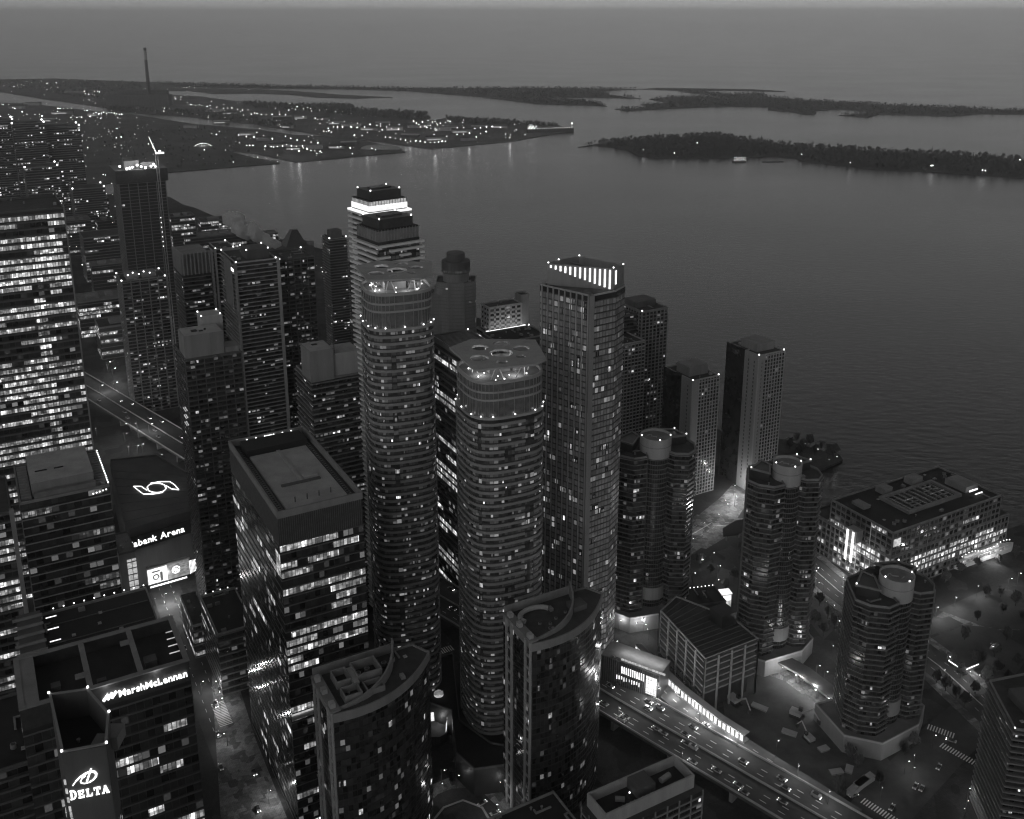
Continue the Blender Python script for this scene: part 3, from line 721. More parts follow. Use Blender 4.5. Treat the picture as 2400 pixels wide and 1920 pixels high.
def canopy_plate(root, poly, holes, z):
    # one plate with real round openings, cut with a boolean-free bridge: rings of quads joined by bmesh fill
    import bmesh
    from mathutils.geometry import delaunay_2d_cdt
    vs = [Vector(p) for p in poly]; ed = [(i, (i+1) % len(poly)) for i in range(len(poly))]
    cs = []
    for x, y, q in holes:
        b = len(vs); c_ = circle(q, 18, x, y); vs += [Vector(p) for p in c_]; ed += [(b+i, b+(i+1) % 18) for i in range(18)]
    v2, e2, f2, *_ = delaunay_2d_cdt(vs, ed, [], 1, 1e-4)
    F = []
    for f in f2:
        cx = sum((v2[i] for i in f), Vector((0, 0)))/len(f)
        if all((cx.x-x)**2+(cx.y-y)**2 > (q*.97)**2 for x, y, q in holes): F.append(f)
    mb = MB()
    for f in F:
        mb.face([(v2[i].x, v2[i].y, z) for i in f]); mb.face([(v2[i].x, v2[i].y, z-.9) for i in reversed(f)])
    n = len(poly)
    for i in range(n): p, q = poly[i], poly[(i+1) % n]; mb.face([(*p, z-.9), (*q, z-.9), (*q, z), (*p, z)])
    for x, y, q in holes:
        c_ = circle(q, 18, x, y)
        for i in range(18): p, t = c_[i], c_[(i+1) % 18]; mb.face([(*t, z-.9), (*p, z-.9), (*p, z), (*t, z)])
    mb.build('canopy', 'concrete', root)
    for k, (x, y, q) in enumerate(holes):
        if k % 2 == 0:
            for j in range(7): MB().box(x-q*.8, x+q*.8, y-q*.75+j*q*.25-.12, y-q*.75+j*q*.25+.12, z-.7, z-.4).build('canopy_slat', 'steel_frame', root)
        MB().ring(circle(q*1.03, 18, x, y), circle(q*.99, 18, x, y), z-.5, z+.12).build('opening_rim', 'metal', root)
rounded(-53.4, 443, 232, 15.6, 15.0, math.radians(20), 'taller round cornered banded tower with round holed canopy on its roof', 0, 'iceA')
rounded(-5.7, 420, 200, 17.8, 17.0, math.radians(24), 'shorter round cornered banded tower with round holed diamond canopy', 14, 'iceB')
# ---- mullioned tower with lit vertical bars on its crown
zt = 214
N_ = (37.7, 460.7); L_ = site(1266, 669, zt); A_ = (N_[0]+16*math.cos(.60), N_[1]+16*math.sin(.60)); B_ = (A_[0]+11*math.cos(1.05), A_[1]+11*math.sin(1.05))
C_ = (B_[0]-22, B_[1]+19)
D_ = (L_[0]+8, L_[1]+9)
poly = [(p[0]-N_[0], p[1]-N_[1]) for p in (N_, A_, B_, C_, D_, L_)]
r = tower('condo_tower', 'tall wedge tower with pale vertical fins and lit white bars on its crown', N_, poly, zt, 3.2, rot=0, cell=1.9, band=('band_dark', .5, .12), wz=(.16, .98), lit=('home', .08),
          pane='glass_sky', wall='glass_wall', parapet=.8, base='concrete', lamps=0, clutter=False)
dL = Vector(poly[5])-Vector(poly[0]); a_ = math.atan2(-dL.y, -dL.x)
for k in range(9):
    p = Vector(poly[0])+dL*(.03+.92*k/8); obj('fin', UNIT.setdefault('fin', MB().box(-.22, .22, -.75, .1, 0, zt+.6).mesh('fin', 'concrete')), r, (p.x, p.y, 0), a_)
MB().box(-1.5, 1.1, -1.1, 1.2, 0, zt+.8).build('corner_column', 'concrete_mid', r, (0.6, .2, 0), .35)
cr_ = [(3.5, 3.5), (poly[1][0]+1.5, poly[1][1]+1.0), (poly[2][0]-.6, poly[2][1]), (poly[3][0], poly[3][1]), (poly[4][0]+1, poly[4][1]-1), (poly[5][0]+3.0, poly[5][1]+1.2)]
ckw = [(poly[5][0]+3.4, poly[5][1]+1.2), (poly[1][0]-1.0, poly[1][1]+2.6), (poly[2][0]-.8, poly[2][1]+.2), (poly[3][0], poly[3][1]), (poly[4][0]+1, poly[4][1]-1)]
MB().prism(ckw, zt, zt+11, top=False).build('crown_wall', 'concrete_mid', r)
MB().face([(x, y, zt+7) for x, y in offset(ckw, -.2)]).build('crown_roof', 'roof_mid', r)
p0, p1 = Vector(ckw[0]), Vector(ckw[1]); d_ = (p1-p0); a2 = math.atan2(d_.y, d_.x)
for k in range(13): q = p0+d_*((k+.8)/13.6); MB().box(-.42, .42, -.35, -.05, zt+10.2-(1.2+8.4*k/12), zt+10.2).build('crown_light_bar', 'strip_glow', r, (q.x, q.y, 0), a2)
MB().box(-.4, .4, -.35, -.05, zt+3, zt+10).build('crown_light_bar', 'strip_glow', r, (ckw[1][0]+.9, ckw[1][1]+.5, 0), .9)
for k, f_ in enumerate((.25, .5, .75)): 
    q = p0.lerp(Vector(ckw[3]), f_); MB().bar((q.x, q.y, zt+8.6), (p1.x+1, p1.y+4, zt+8.8), .35).build('roof_beam', 'concrete_mid', r)
roof_lamps(r, ckw, zt+11.4, 5, 480)
# ---- grid fronted waterside towers
o = site(1505, 733, 122)
r = tower('condo_tower', 'waterside tower with square concrete window grid behind the wedge tower', o, rect(24.6, 28), 122, 2.9, cell=3.4, band=('band_dim', .75, .5), lit=('home', .03), piers=('concrete_mid', .7, .6, 3.5), wz=(.28, .95), lamps=1, pane='glass_dark')
plant(r, 122, [(2, 22, 12, 27, 5)], 'concrete_dark')
tower('', '', o, rect(14, 22, -14, 6), 119, 2.9, root=r, cell=3.6, band=('band_dark', .6, .4), lit=('home', .03))
o = site(1448, 812, 105)
r = tower('condo_tower', 'lower stepped grid fronted block right against the wedge tower', o, rect(25, 26), 105, 2.9, cell=3.2, band=('band_grey', .75, .5), lit=('home', .04), piers=('concrete_mid', .6, .6, 3.3), wz=(.28, .95), pane='glass_dark')
o = site(1624, 895, 91)
r = tower('condo_tower', 'shorter of two lattice fronted waterside towers, box on its roof', o, rect(24.3, 33), 91, 2.8, cell=2.7, band=('concrete', .55, .5), lit=('home', .03), piers=('concrete', .6, .6, 2.75), wz=(.25, .95), lamps=3, pane='glass_dark')
MB().box(-.7, -.1, 0, 12, 0, 92).build('blank_wall', 'concrete_wall', r); MB().box(0, 5, -.8, -.1, 0, 92).build('blank_wall', 'concrete_wall', r)
MB().box(-.75, -.1, 12.05, 33, 0, 92.5).build('glazed_wing', 'glass_wall', r)
plant(r, 91, [(4, 21, 9, 24, 7)], 'concrete_mid')
for k in range(26): MB().box(-.05, .1, 0, .9, 0, 1.7).build('stair_window', 'core_dark', r, (-.75, 4, 8+k*3.1)) if False else obj('stair_window', UNIT.setdefault('sw', MB().box(-.1, .0, 0, .9, 0, 1.7).mesh('stair_window', 'core_dark')), r, (-.72, 4, 8+k*3.1))
o = site(1779, 836, 107)
r = tower('condo_tower', 'taller of two lattice fronted waterside towers, beside open water', o, rect(24.6, 34), 107, 2.8, cell=2.7, band=('concrete', .55, .5), lit=('home', .025), piers=('concrete', .6, .6, 2.75), wz=(.25, .95), lamps=3, pane='glass_dark')
MB().box(-.8, -.1, 0, 14, 0, 108).build('blank_wall', 'concrete_wall', r); MB().box(0, 5, -.8, -.1, 0, 108).build('blank_wall', 'concrete_wall', r)
MB().box(-.75, -.1, 14.05, 34, 0, 108.5).build('glazed_wing', 'glass_wall', r)
plant(r, 107, [(5, 22, 8, 25, 6)], 'concrete_mid')
for k in range(31):
    for y_ in (3, 9): obj('stair_window', UNIT['sw'], r, (-.82, y_, 8+k*3.1))
    for x_ in (2.2,): obj('stair_window', UNIT['sw'], r, (x_, -.8, 8+k*3.1), -PI/2)
# ---- three lobed waterfront towers with drums
WP = [(-23, -2), (-20, -9), (-13, -14), (-6, -13), (-4.5, -7), (5, -6), (9, -11), (16, -12.5), (21, -8), (23, 0), (19, 12), (4, 17), (-14, 14)]
def lobed(cx, cy, z, sc, label, rot=0.0, deck=True):
    P_ = [(x*sc, y*sc) for x, y in WP]
    r = tower('condo_tower', label, (cx, cy), P_, z, 2.85, rot=rot, cell=1.9, band=('band_dim', .3, .7), wz=(.2, .97), lit=('home', .028), wall='core_dark', parapet=1.2, lamps=0, pane='glass_dark')
    MB().prism(circle(7.4*sc, 26, 1*sc, -3*sc), 0, z, top=False).build('glass_column', 'glass_wall', r)
    for k in range(20):
        t = PI+PI*k/19; obj('column_mullion', UNIT.setdefault(('wm', z), MB().box(-.12, .12, -.12, .12, 0, z).mesh('column_mullion', 'metal_dark')), r, (1*sc+7.5*sc*math.cos(t), -3*sc+7.5*sc*math.sin(t), 0))
    for k in range(int(z/2.85)):
        obj('column_band', UNIT.setdefault(('wb', sc), MB().ring(circle(7.9*sc, 26, 1*sc, -3*sc), circle(7.2*sc, 26, 1*sc, -3*sc), 0, .3).mesh('column_band', 'band_dim')), r, (0, 0, k*2.85))
    MB().ring(circle(8.1*sc, 36, 1*sc, -3*sc), circle(7.6*sc, 36, 1*sc, -3*sc), z-2.5, z+9).build('drum', 'concrete', r)
    MB().face([(x, y, z+7.6) for x, y in circle(7.7*sc, 30, 1*sc, -3*sc)]).build('drum_roof', 'roof_mid', r)
    MB().ring(circle(8.2*sc, 36, 1*sc, -3*sc), circle(7.8*sc, 36, 1*sc, -3*sc), z+4, z+4.35).build('drum_joint', 'concrete_mid', r)
    for k in range(4): MB().box(0, 2.4, -.25, .25, z+7.62, z+8.0).build('roof_hatch', 'concrete', r, ((-3+k*2.2)*sc, (-1-k*1.3)*sc, 0), .5+k)
    MB().ring(circle(8.4*sc, 30, 1*sc, -3*sc), circle(7.2*sc, 30, 1*sc, -3*sc), 14, 22).build('base_drum', 'concrete_mid', r)
    up = [(-19*sc, 2*sc), (-12*sc, -6*sc), (-6*sc, 4*sc), (-8*sc, 10*sc)]
    MB().prism(up, z, z+5).build('penthouse', 'core_dark', r)
    up2 = [(9*sc, 0), (19*sc, 2*sc), (15*sc, 10*sc), (3*sc, 13*sc)]
    MB().prism(up2, z, z+4.6, 0).build('penthouse', 'core_dark', r)
    for uu in (up, up2): MB().ring(offset(uu, .5), offset(uu, -.4), z+4.6, z+5.5).build('penthouse_edge', 'band_dim', r)
    for p in ((1*sc-7.4*sc, -3*sc), (1*sc+7.2*sc, -5*sc), (1*sc, -10.7*sc), up[0], up2[1], up2[2]):
        obj('roof_lamp', UNIT.setdefault('wlamp', MB().ball((0, 0, 0), .42).mesh('roof_lamp', 'lamp_small')), r, (p[0], p[1], z+9.3 if abs(p[0]) < 10 else z+6))
    pod = [(-27*sc, -8*sc), (-14*sc, -20*sc), (12*sc, -17*sc), (25*sc, -8*sc), (25*sc, 14*sc), (-24*sc, 16*sc)]
    MB().prism(pod, 0, 9).build('podium', 'concrete_mid', r)
    MB().ring(pod, offset(pod, -.6), 9, 10.1).build('podium_parapet', 'concrete', r)
    return r
lobed(80, 526, 106, 1.1, 'lobed waterfront tower with drum on top, tallest left one of three', math.radians(8))
lobed(143.5, 484, 109, .93, 'lobed waterfront tower with drum on top, middle one of three', math.radians(16))
lobed(181.5, 424, 79, 1.0, 'lobed waterfront tower with drum on top, nearest right one of three', math.radians(24))
# ---- long courtyard warehouse on the quay
o = (227.6, 549.7)
r = tower('warehouse', 'long quayside warehouse with courtyard roof and rows of lit windows', grid(o, -2, -9), rect(112, 66), 26, 4.2, cell=3.6, wz=(.25, .9), band=('concrete_dim', 1.0, .25), lit=('office', .34), wall='concrete_dark', roof='roof_dark',
          piers=('concrete_dim', .9, .35, 3.6), cat='building', litmat='lit_bright', hot=lambda i, f, t: (i == 0 and .30 < f < .70 and .14 < t < .95 and random.random() < .8) or (i == 3 and t > .35 and random.random() < .4))
tower('', '', o, rect(101, 49), 42, 4.0, z0=26, root=r, cell=4, wz=(.3, .9), band=('concrete_dim', .8, .2), lit=('office', .07), wall='concrete_dark', roof='roof_black', piers=('concrete_dim', .8, .3, 4), parapet=1.2, base='concrete_mid', litmat='lit_office')
MB().ring([(28, 12), (78, 12), (78, 36), (28, 36)], [(30, 14), (76, 14), (76, 34), (30, 34)], 42.02, 44).build('courtyard_rim', 'concrete_mid', r)
MB().face([(30, 14, 42.3), (76, 14, 42.3), (76, 34, 42.3), (30, 34, 42.3)]).build('courtyard_glass', 'glass_wall', r)
for k in range(9): obj('courtyard_truss', UNIT.setdefault('ct', MB().box(-.25, .25, 14, 34, 42.4, 43.3).mesh('courtyard_truss', 'metal')), r, (33+k*5, 0, 0))
for k, (x, y, lx, ly) in enumerate(((36, 17, 9, .5), (37, 20, 10, .5), (60, 18, 12, .5), (60, 22, 13, .5), (59, 26, 12, .5), (38, 24, 8, .5), (62, 30, 8, .4))):
    MB().box(x, x+lx, y, y+ly, 43.4, 44).build('skylight_glow', 'lit_dim', r)
plant(r, 42, [(35, 43, 38, 45, 4), (62, 72, 38, 45, 4.5), (84, 96, 14, 30, 4), (8, 14, 30, 40, 2)], 'concrete_mid')
MB().box(84, 92, 11, 11.5, 44, 45).build('skylight_glow', 'strip_glow', r); MB().box(86, 93, 8, 8.5, 43, 43.6).build('skylight_glow', 'strip_glow', r)
fans(r, 42, [(10, 8), (14, 9), (18, 7), (92, 36), (95, 39), (97, 34)], 1.2, 1.5)
MB().box(-6, 2, 22, 30, 26, 34).build('clock_turret', 'concrete', r)
for y_ in (23.5, 28): MB().box(-6.3, -6.0, y_, y_+1.6, 12, 33).build('floodlit_bay', 'strip_glow', r)
MB().bar((-3, 14, 26), (-3, 14, 44), .25).build('flagpole', 'white_paint', r)
light(r, (-9, 26, 14), 12000, 1.0)
obj('entrance_emblem', MB().box(0, 6, -.4, -.1, 33, 38).mesh('entrance_emblem', 'glow_soft'), r, (1, -.1, 0))
vs_ = thing('tour_boat', 'brightly lit tour boat moored beside the quayside warehouse', 'boat', (*site(2300, 1305), -.8), math.radians(27))
hull = [(-30, 0), (-27, -4.5), (24, -4.5), (31, 0), (24, 4.5), (-27, 4.5)]
MB().prism(hull, 0, 3.4).build('hull', 'white_paint', vs_)
MB().box(-24, 18, -3.6, 3.6, 3.4, 6.0).build('saloon', 'lit_office_far', vs_)
MB().box(-25, 20, -4.1, 4.1, 6.0, 6.4).build('deck', 'white_paint', vs_)
MB().box(-20, 12, -3, 3, 6.4, 8.6).build('upper_saloon', 'glow_soft', vs_)
MB().box(-22, 14, -3.6, 3.6, 8.6, 8.9).build('canopy', 'white_paint', vs_)
for k in range(16): obj('string_light', UNIT.setdefault('sl', MB().ball((0, 0, 0), .35).mesh('string_light', 'lamp_small')), vs_, (-24+k*3, -3.7, 9.2+1.5*math.sin(k*.6)))
light(vs_, (0, -9, 7), 3200, 1.5)

# ---- big flat roofed office block in the middle left
o = (-93, 357); zP = 155
PW = rect(35.5, 78)
r = tower('office_block', 'big office block with recessed pale roof and lit strip windows on its front', o, PW, zP-15, 4.0, cell=2.2, wz=(.28, .95), band=('band_dark', .55, .12), wall='glass_wall', pane='glass',
          lit=('office', .30), fw={3: .28}, parapet=0, clutter=False, roof='roof_dark', hot=lambda i, f, t: i == 0 and (.815 < f < .84 or .685 < f < .70) and .05 < t < .97)
MB().prism(PW, zP-15, zP-3, top=False).build('louvre_screen', 'metal_dark', r)
lv_me = MB().box(-.1, .1, -.14, 0, zP-14.6, zP-3).mesh('louvre', 'steel_frame')
for k in range(40): obj('louvre', lv_me, r, (.5+k*.88, 0, 0))
for k in range(60): obj('louvre', lv_me, r, (0, .6+k*1.3, 0), -PI/2)
MB().ring(offset(PW, .2), offset(PW, -.7), zP-3, zP).build('parapet', 'concrete_mid', r)
MB().face([(x, y, zP-3.2) for x, y in offset(PW, -.6)]).build('roof_gutter', 'roof_dark', r)
MB().box(5, 31, 5, 61, zP-3.15, zP-2.2).build('roof_deck', 'roof_pale', r)
rail = MB().box(-.2, .2, 2, 73, 0, .3).mesh('cradle_rail', 'metal_dark')
for x in (2.6, 4.0, 32.0, 33.4): obj('cradle_rail', rail, r, (x, 0, zP-3.1))
tie = MB().box(0, 1.4, -.12, .12, 0, .2).mesh('rail_tie', 'metal')
for k in range(36): obj('rail_tie', tie, r, (2.6, 3+k*2, zP-3)); obj('rail_tie', tie, r, (32, 3+k*2, zP-3))
MB().box(4, 32, 62, 74, zP-3.1, zP+.4).build('plant_well', 'roof_black', r)
MB().box(17.2, 18.8, 26, 61, zP-2.2, zP-1.7).build('roof_walkway', 'concrete', r)
MB().box(9, 26, 24.3, 26, zP-2.2, zP-1.6).build('roof_walkway', 'concrete_dark', r)
MB().box(20, 26, 28, 32, zP-2.2, zP-1.2).build('roof_hatch', 'concrete', r)
for k in range(4): MB().bar((10+k*5.2, 9+k*.4, zP-2.2), (10+k*5.2, 9+k*.4, zP+.2), .22).build('roof_post', 'metal_dark', r)
for k in range(6): obj('roof_lamp', UNIT.setdefault('rl4', MB().ball((0, 0, 0), .3).mesh('roof_lamp', 'lamp_small')), r, (8+k*4.2, 76.6, zP-.6))
MB().box(17, 20, 76.6, 76.9, zP-.9, zP-.5).build('roof_light_bar', 'strip_glow', r)
MB().box(-.25, -.05, .3, 6, zP-27, zP-19).build('corner_lobby', 'lit_office_far', r)
MB().box(0, 36, -1.2, 0, 58, 59.5).build('ledge', 'concrete', r)
MB().box(0, 36, -.3, -.1, 59.6, 60.4).build('ledge_light', 'glow_soft', r)
for k in range(10): obj('ledge_lamp', UNIT['rl4'], r, (20+k*1.5, -.6, 44))
# ---- block with the long sign in the lower left corner
o = (-158, 272); zM = 130
MW = rect(53, 30)
r = tower('office_block', 'office block with long lit name sign under its three dark roof wells', o, MW, zM-8, 4.0, cell=2.6, wz=(.22, .95), band=('band_dark', .6, .15), wall='core_dark', lit=('office', .06), parapet=0, clutter=False, pane='glass_dark',
          hot=lambda i, f, t: i == 0 and .36 < f < .56 and t > .36)
MB().prism(MW, zM-8, zM-.2, top=False).build('sign_band', 'metal_dark', r)
MB().ring(offset(MW, .2), offset(MW, -1.6), zM-.2, zM+.3).build('roof_frame', 'concrete_mid', r)
MB().face([(x, y, zM-5) for x, y in offset(MW, -1)]).build('well_floor', 'roof_black', r)
for x in (20.5, 36.5): MB().box(x, x+1.8, 1.5, 28.5, zM-.3, zM+.2).build('roof_beam', 'concrete_mid', r)
MB().box(1.6, 6, 1.6, 28.4, zM-.4, zM+.1).build('roof_walk', 'concrete_mid', r)
for x, y in ((17.5, 8), (33.6, 20)): MB().box(x, x+3, y, y+2.2, zM-.3, zM+.5).build('roof_bracket', 'concrete_mid', r)
plant(r, zM-5, [(40, 44, 10, 14, 2.2), (24, 27, 8, 10, 1.5), (10, 13, 12, 15, 1.6)], 'concrete_dark')
for k in range(15):
    if k not in (4, 8): obj('roof_lamp', UNIT['rl4'], r, (6+k*3.1, 30.3, zM-.4))
for k in range(4): MB().box(48.5+k*.4, 52.5, 12+k*4.5, 12.3+k*4.5, zM-3.5, zM-3.2).build('edge_light', 'glow_soft', r)
light(r, (26, -2.2, zM-1), 260, .4); light(r, (42, -2.2, zM-1), 260, .4)
# dark roofed block between it and the glass block
o2 = grid(o, 2, 36)
r = tower('office_block', 'dark flat roofed block with a row of lamps along its far edge', o2, rect(51, 62), 104, 4.2, cell=3, band=('band_dim', .5, .3), lit=('office', .06), roof='roof_black', wall='core_dark', base='concrete_mid')
MB().box(0, 9, 0, 60, 100, 108).build('side_wing', 'concrete_dark', r)
for k in range(9): obj('side_beam', UNIT.setdefault('sb', MB().box(-1.5, 9.5, 0, .8, 108.02, 109).mesh('side_beam', 'concrete_mid')), r, (0, 3+k*6.5, 0))
for k in range(5): MB().box(5, 9, 0, .3, 0, .3).build('strip_light', 'strip_glow', r, (5.5, 14+k*9.0, 109.2))
for k in range(10): obj('roof_lamp', UNIT['rl4'], r, (14+k*4.0, 62, 106))
for k in range(4): MB().box(10, 50, 0, .4, 104.05, 104.4).build('roof_seam', 'concrete_dark', r, (0, 10+k*14, 0))
# ---- hotel tower with the serif sign, hexagonal roof wall
zD = 150
hp = [site(145, 1765, zD), site(250, 1745, zD), site(256, 1672, zD), site(206, 1615, zD), site(115, 1628, zD)]
c0 = hp[0]
HP = [(p[0]-c0[0], p[1]-c0[1]) for p in hp]
r = tower('hotel_tower', 'hotel tower with hexagonal roof wall and white serif sign on its face', c0, HP, zD-9, 3.3, rot=0, cell=2.2, band=('band_dark', .6, .1), lit=('home', .10), wall='concrete_dark', parapet=0, roof='roof_black', top_blank=22, pane='glass')
MB().ring(HP, offset(HP, -.5), zD-9, zD).build('roof_wall', 'concrete_dark', r)
MB().ring(offset(HP, .12), offset(HP, -.6), zD, zD+.4).build('roof_wall_cap', 'concrete_mid', r)
plant(r, zD-9, [(3, 7, 6, 15, 3), (6, 10, 12, 18, 4)], 'concrete_mid')
dlm = MB().ball((0, 0, 0), .42).mesh('corner_lamp', 'lamp_small')
for x, y in HP: obj('corner_lamp', dlm, r, (x, y, zD+.7))
fd = (HP[1][0]-HP[0][0], HP[1][1]-HP[0][1]); fa = math.atan2(fd[1], fd[0]); fl = math.hypot(*fd)
MB().box(.2, fl-.2, -.25, 0, zD-31, zD-.2).build('sign_wall', 'concrete_dark', r, (HP[0][0], HP[0][1], 0), fa)
for k, (x, z) in enumerate(((.5, -10), (.3, -13), (.6, -16), (.9, -19), (.4, -21), (1.2, -23))):
    MB().box(0, .6, -.2, .05, 0, 1.6).build('lit_window', 'glow_soft', r, (HP[0][0]-.3+.1*k, HP[0][1]-.4, zD+z), fa-.5)
# dark block left of it and the one at its foot
r = tower('office_block', 'black roofed block in the lower left corner beside the hotel sign', (site(-60, 1830, 108)), rect(34, 40), 108, 4, cell=3, band=('band_dark', .8, .2), lit=('office', .08), roof='roof_black', base='concrete_dark')
fans(r, 108.2, [(12, 10), (17, 12), (22, 14), (26, 9)], 1.0, 1.6)
# ---- arena
zA = 40
ap = [site(273, 1236, zA), site(440, 1218, zA), site(520, 1150, zA), site(430, 1104, zA), site(368, 1068, zA), site(257, 1080, zA)]
r = thing('arena', 'low arena with glowing swirl outline on its broad dark roof', 'arena', (ap[0][0], ap[0][1], 0), 0)
ap0 = ap[0]
_a, _b = site(296, 1263, 36), site(456, 1215, 36)
ap = [(_a[0]-.6, _a[1]+1.4), (_b[0]-.6, _b[1]+1.4)] + ap[2:]
r.location = (ap[0][0], ap[0][1], 0)
AP = [(p[0]-ap[0][0], p[1]-ap[0][1]) for p in ap]
MB().prism(AP, 0, zA, top=False).build('wall', 'concrete_dark', r)
MB().face([(x, y, zA) for x, y in AP]).build('roof', 'roof_arena', r)
MB().ring(AP, offset(AP, -.8), zA+.02, zA+1.2).build('parapet', 'concrete_dark', r)
for k in range(7): 
    t = .12+.12*k; p = Vector(AP[0]).lerp(Vector(AP[5]), t); q = Vector(AP[1]).lerp(Vector(AP[3]), t)
    MB().bar((p.x, p.y, zA+.05), (q.x, q.y, zA+.05), .25).build('roof_seam', 'concrete_dark', r)
def px_curve(name, pts, z, rad, m, root, base, closed=False):
    P = [site(x, y, z) for x, y in pts]; mb = MB(); n_ = len(P)
    for i in range(n_ if closed else n_-1):
        a, b = P[i], P[(i+1) % n_]; mb.bar((a[0]-base[0], a[1]-base[1], z), (b[0]-base[0], b[1]-base[1], z), rad)
    return mb.build(name, m, root)
zl = zA+.4; cx_, cy_ = 367, 1143.5
el = [(cx_+22*math.cos(t), cy_+11*math.sin(t)) for t in [2*PI*k/24 for k in range(24)]]
px_curve('roof_emblem_ring', el, zl, .32, 'sign_glow', r, ap[0], True)
px_curve('roof_emblem_wing', [(389, 1146), (386, 1137), (372, 1131), (352, 1133), (375, 1129), (398, 1129), (409, 1136), (419, 1148), (402, 1146), (389, 1138)], zl, .32, 'sign_glow', r, ap[0])
px_curve('roof_emblem_wing', [(345, 1141), (348, 1150), (362, 1156), (382, 1154), (359, 1158), (336, 1158), (325, 1150), (313, 1140), (331, 1140), (344, 1149)], zl, .32, 'sign_glow', r, ap[0])
# sign face and screen face of the arena, each on its own upright board
def board(px0, px1, z0, z1, m, name, root, base, out=0.0):
    a, b = site(*px0, z1), site(*px1, z1); d = Vector(b)-Vector(a); L = d.length; an = math.atan2(d.y, d.x)
    o = MB().box(0, L, -.3-out, 0-out, z0, z1).build(name, m, root, (a[0]-base[0], a[1]-base[1], 0), an)
    return (a, an, L)
bA = board((300, 1262), (452, 1216), 27, 36, 'roof_black', 'sign_board', r, ap[0])
# the block that hides the start of the arena's sign
q = site(316, 1286, 46)
rb = tower('annex', 'narrow brick annex standing before the start of the arena sign', grid(q, -9, 0), rect(9, 26), 44, 4, cell=3, band=None, lit=('home', 0), pane=None, wall='concrete_mid', roof='roof_mid', base='concrete_dark', cat='building')
MB().box(4, 9, -.3, -.05, 20, 40).build('lit_stair_window', 'glow_soft', rb)
for k in range(5): MB().box(3.8, 9.2, -.5, -.25, 22+k*4, 22.5+k*4).build('stair_transom', 'metal_dark', rb)
MB().box(6.4, 6.7, -.5, -.25, 20, 40).build('stair_mullion', 'metal_dark', rb)
for k, (px_, z_, lu, lv, lb) in enumerate(((( 452, 1470), 20, 9, 34, 'narrow low block with lit shopfront below the arena screen'), ((585, 1560), 9, 10, 46, 'long low arcade at the foot of the pale roofed block'))):
    rb = tower('low_block', lb, site(*px_, z_), rect(lu, lv), z_, 4, cell=2.5, band=('band_dim', .6, .2), lit=('office', .45), wall='core_dark', roof='roof_dark', base='concrete_mid', cat='building')
# ---- square towers beside the arena with pale concrete tops
o = site(434, 847, 159)
r = tower('condo_tower', 'dark condominium tower with two pale blank boxes on top, beside the arena', o, rect(31, 30), 159, 3.0, cell=2.6, band=('band_dark', .6, .5), lit=('home', .06), wall='core_dark', piers=('concrete_dark', .5, .4, 5.2))
MB().box(.5, 22, .8, 17, 159, 173).build('blank_box', 'concrete_mid', r); MB().box(1, 21.5, 1.3, 16.5, 173.02, 173.3).build('box_roof', 'roof_pale', r)
MB().box(14, 26, 17.5, 29, 159, 178).build('blank_box', 'concrete', r); MB().box(22.5, 30, 1, 12, 159, 163).build('blank_box', 'concrete_mid', r)
plant(r, 173.3, [(6, 9, 6, 9, .5), (10, 12, 5, 6.5, .4), (13, 14, 7, 8, .8)], 'roof_black'); roof_lamps(r, [(14.5, 18), (25.5, 18), (14.5, 28), (25.5, 28)], 178.3, 4, 560)
for k in range(6): MB().box(-.9, -.5, 1, 7, 0, .5).build('balcony_light', 'glow_soft', r, (0, 3+(k % 2)*5, 128-k*2.2))
rp = tower('podium_block', 'low podium with black roof well and pale rim below the dark tower', site(510, 1492, 36), rect(19, 40), 36, 4, cell=3, band=('band_dim', .8, .3), lit=('office', .15), roof='roof_black', base='concrete', parapet=1.4, cat='building', lamps=0)
for k in range(4): obj('roof_lamp', UNIT['rl4'], rp, (3+k*4, 40, 38))
o = site(731, 897, 148)
r = tower('condo_tower', 'dark condominium tower with pale stepped concrete top behind the pale roofed block', o, rect(28, 29), 148, 3.0, cell=2.6, band=('band_dim', .6, .9), lit=('home', .07), wall='core_dark')
MB().box(-.5, 13, -.5, 16, 148, 166).build('blank_box', 'concrete_mid', r); MB().box(0, 12.5, 0, 15.5, 166.02, 166.3).build('box_roof', 'roof_pale', r)
MB().box(13.1, 29, 1, 17, 148, 162).build('blank_box', 'concrete', r)
plant(r, 166.3, [(4, 7, 9, 10.5, .5)], 'roof_black')
MB().bar((14.5, 2.5, 162), (14.5, 2.5, 186), .2).build('mast', 'metal_dark', r)
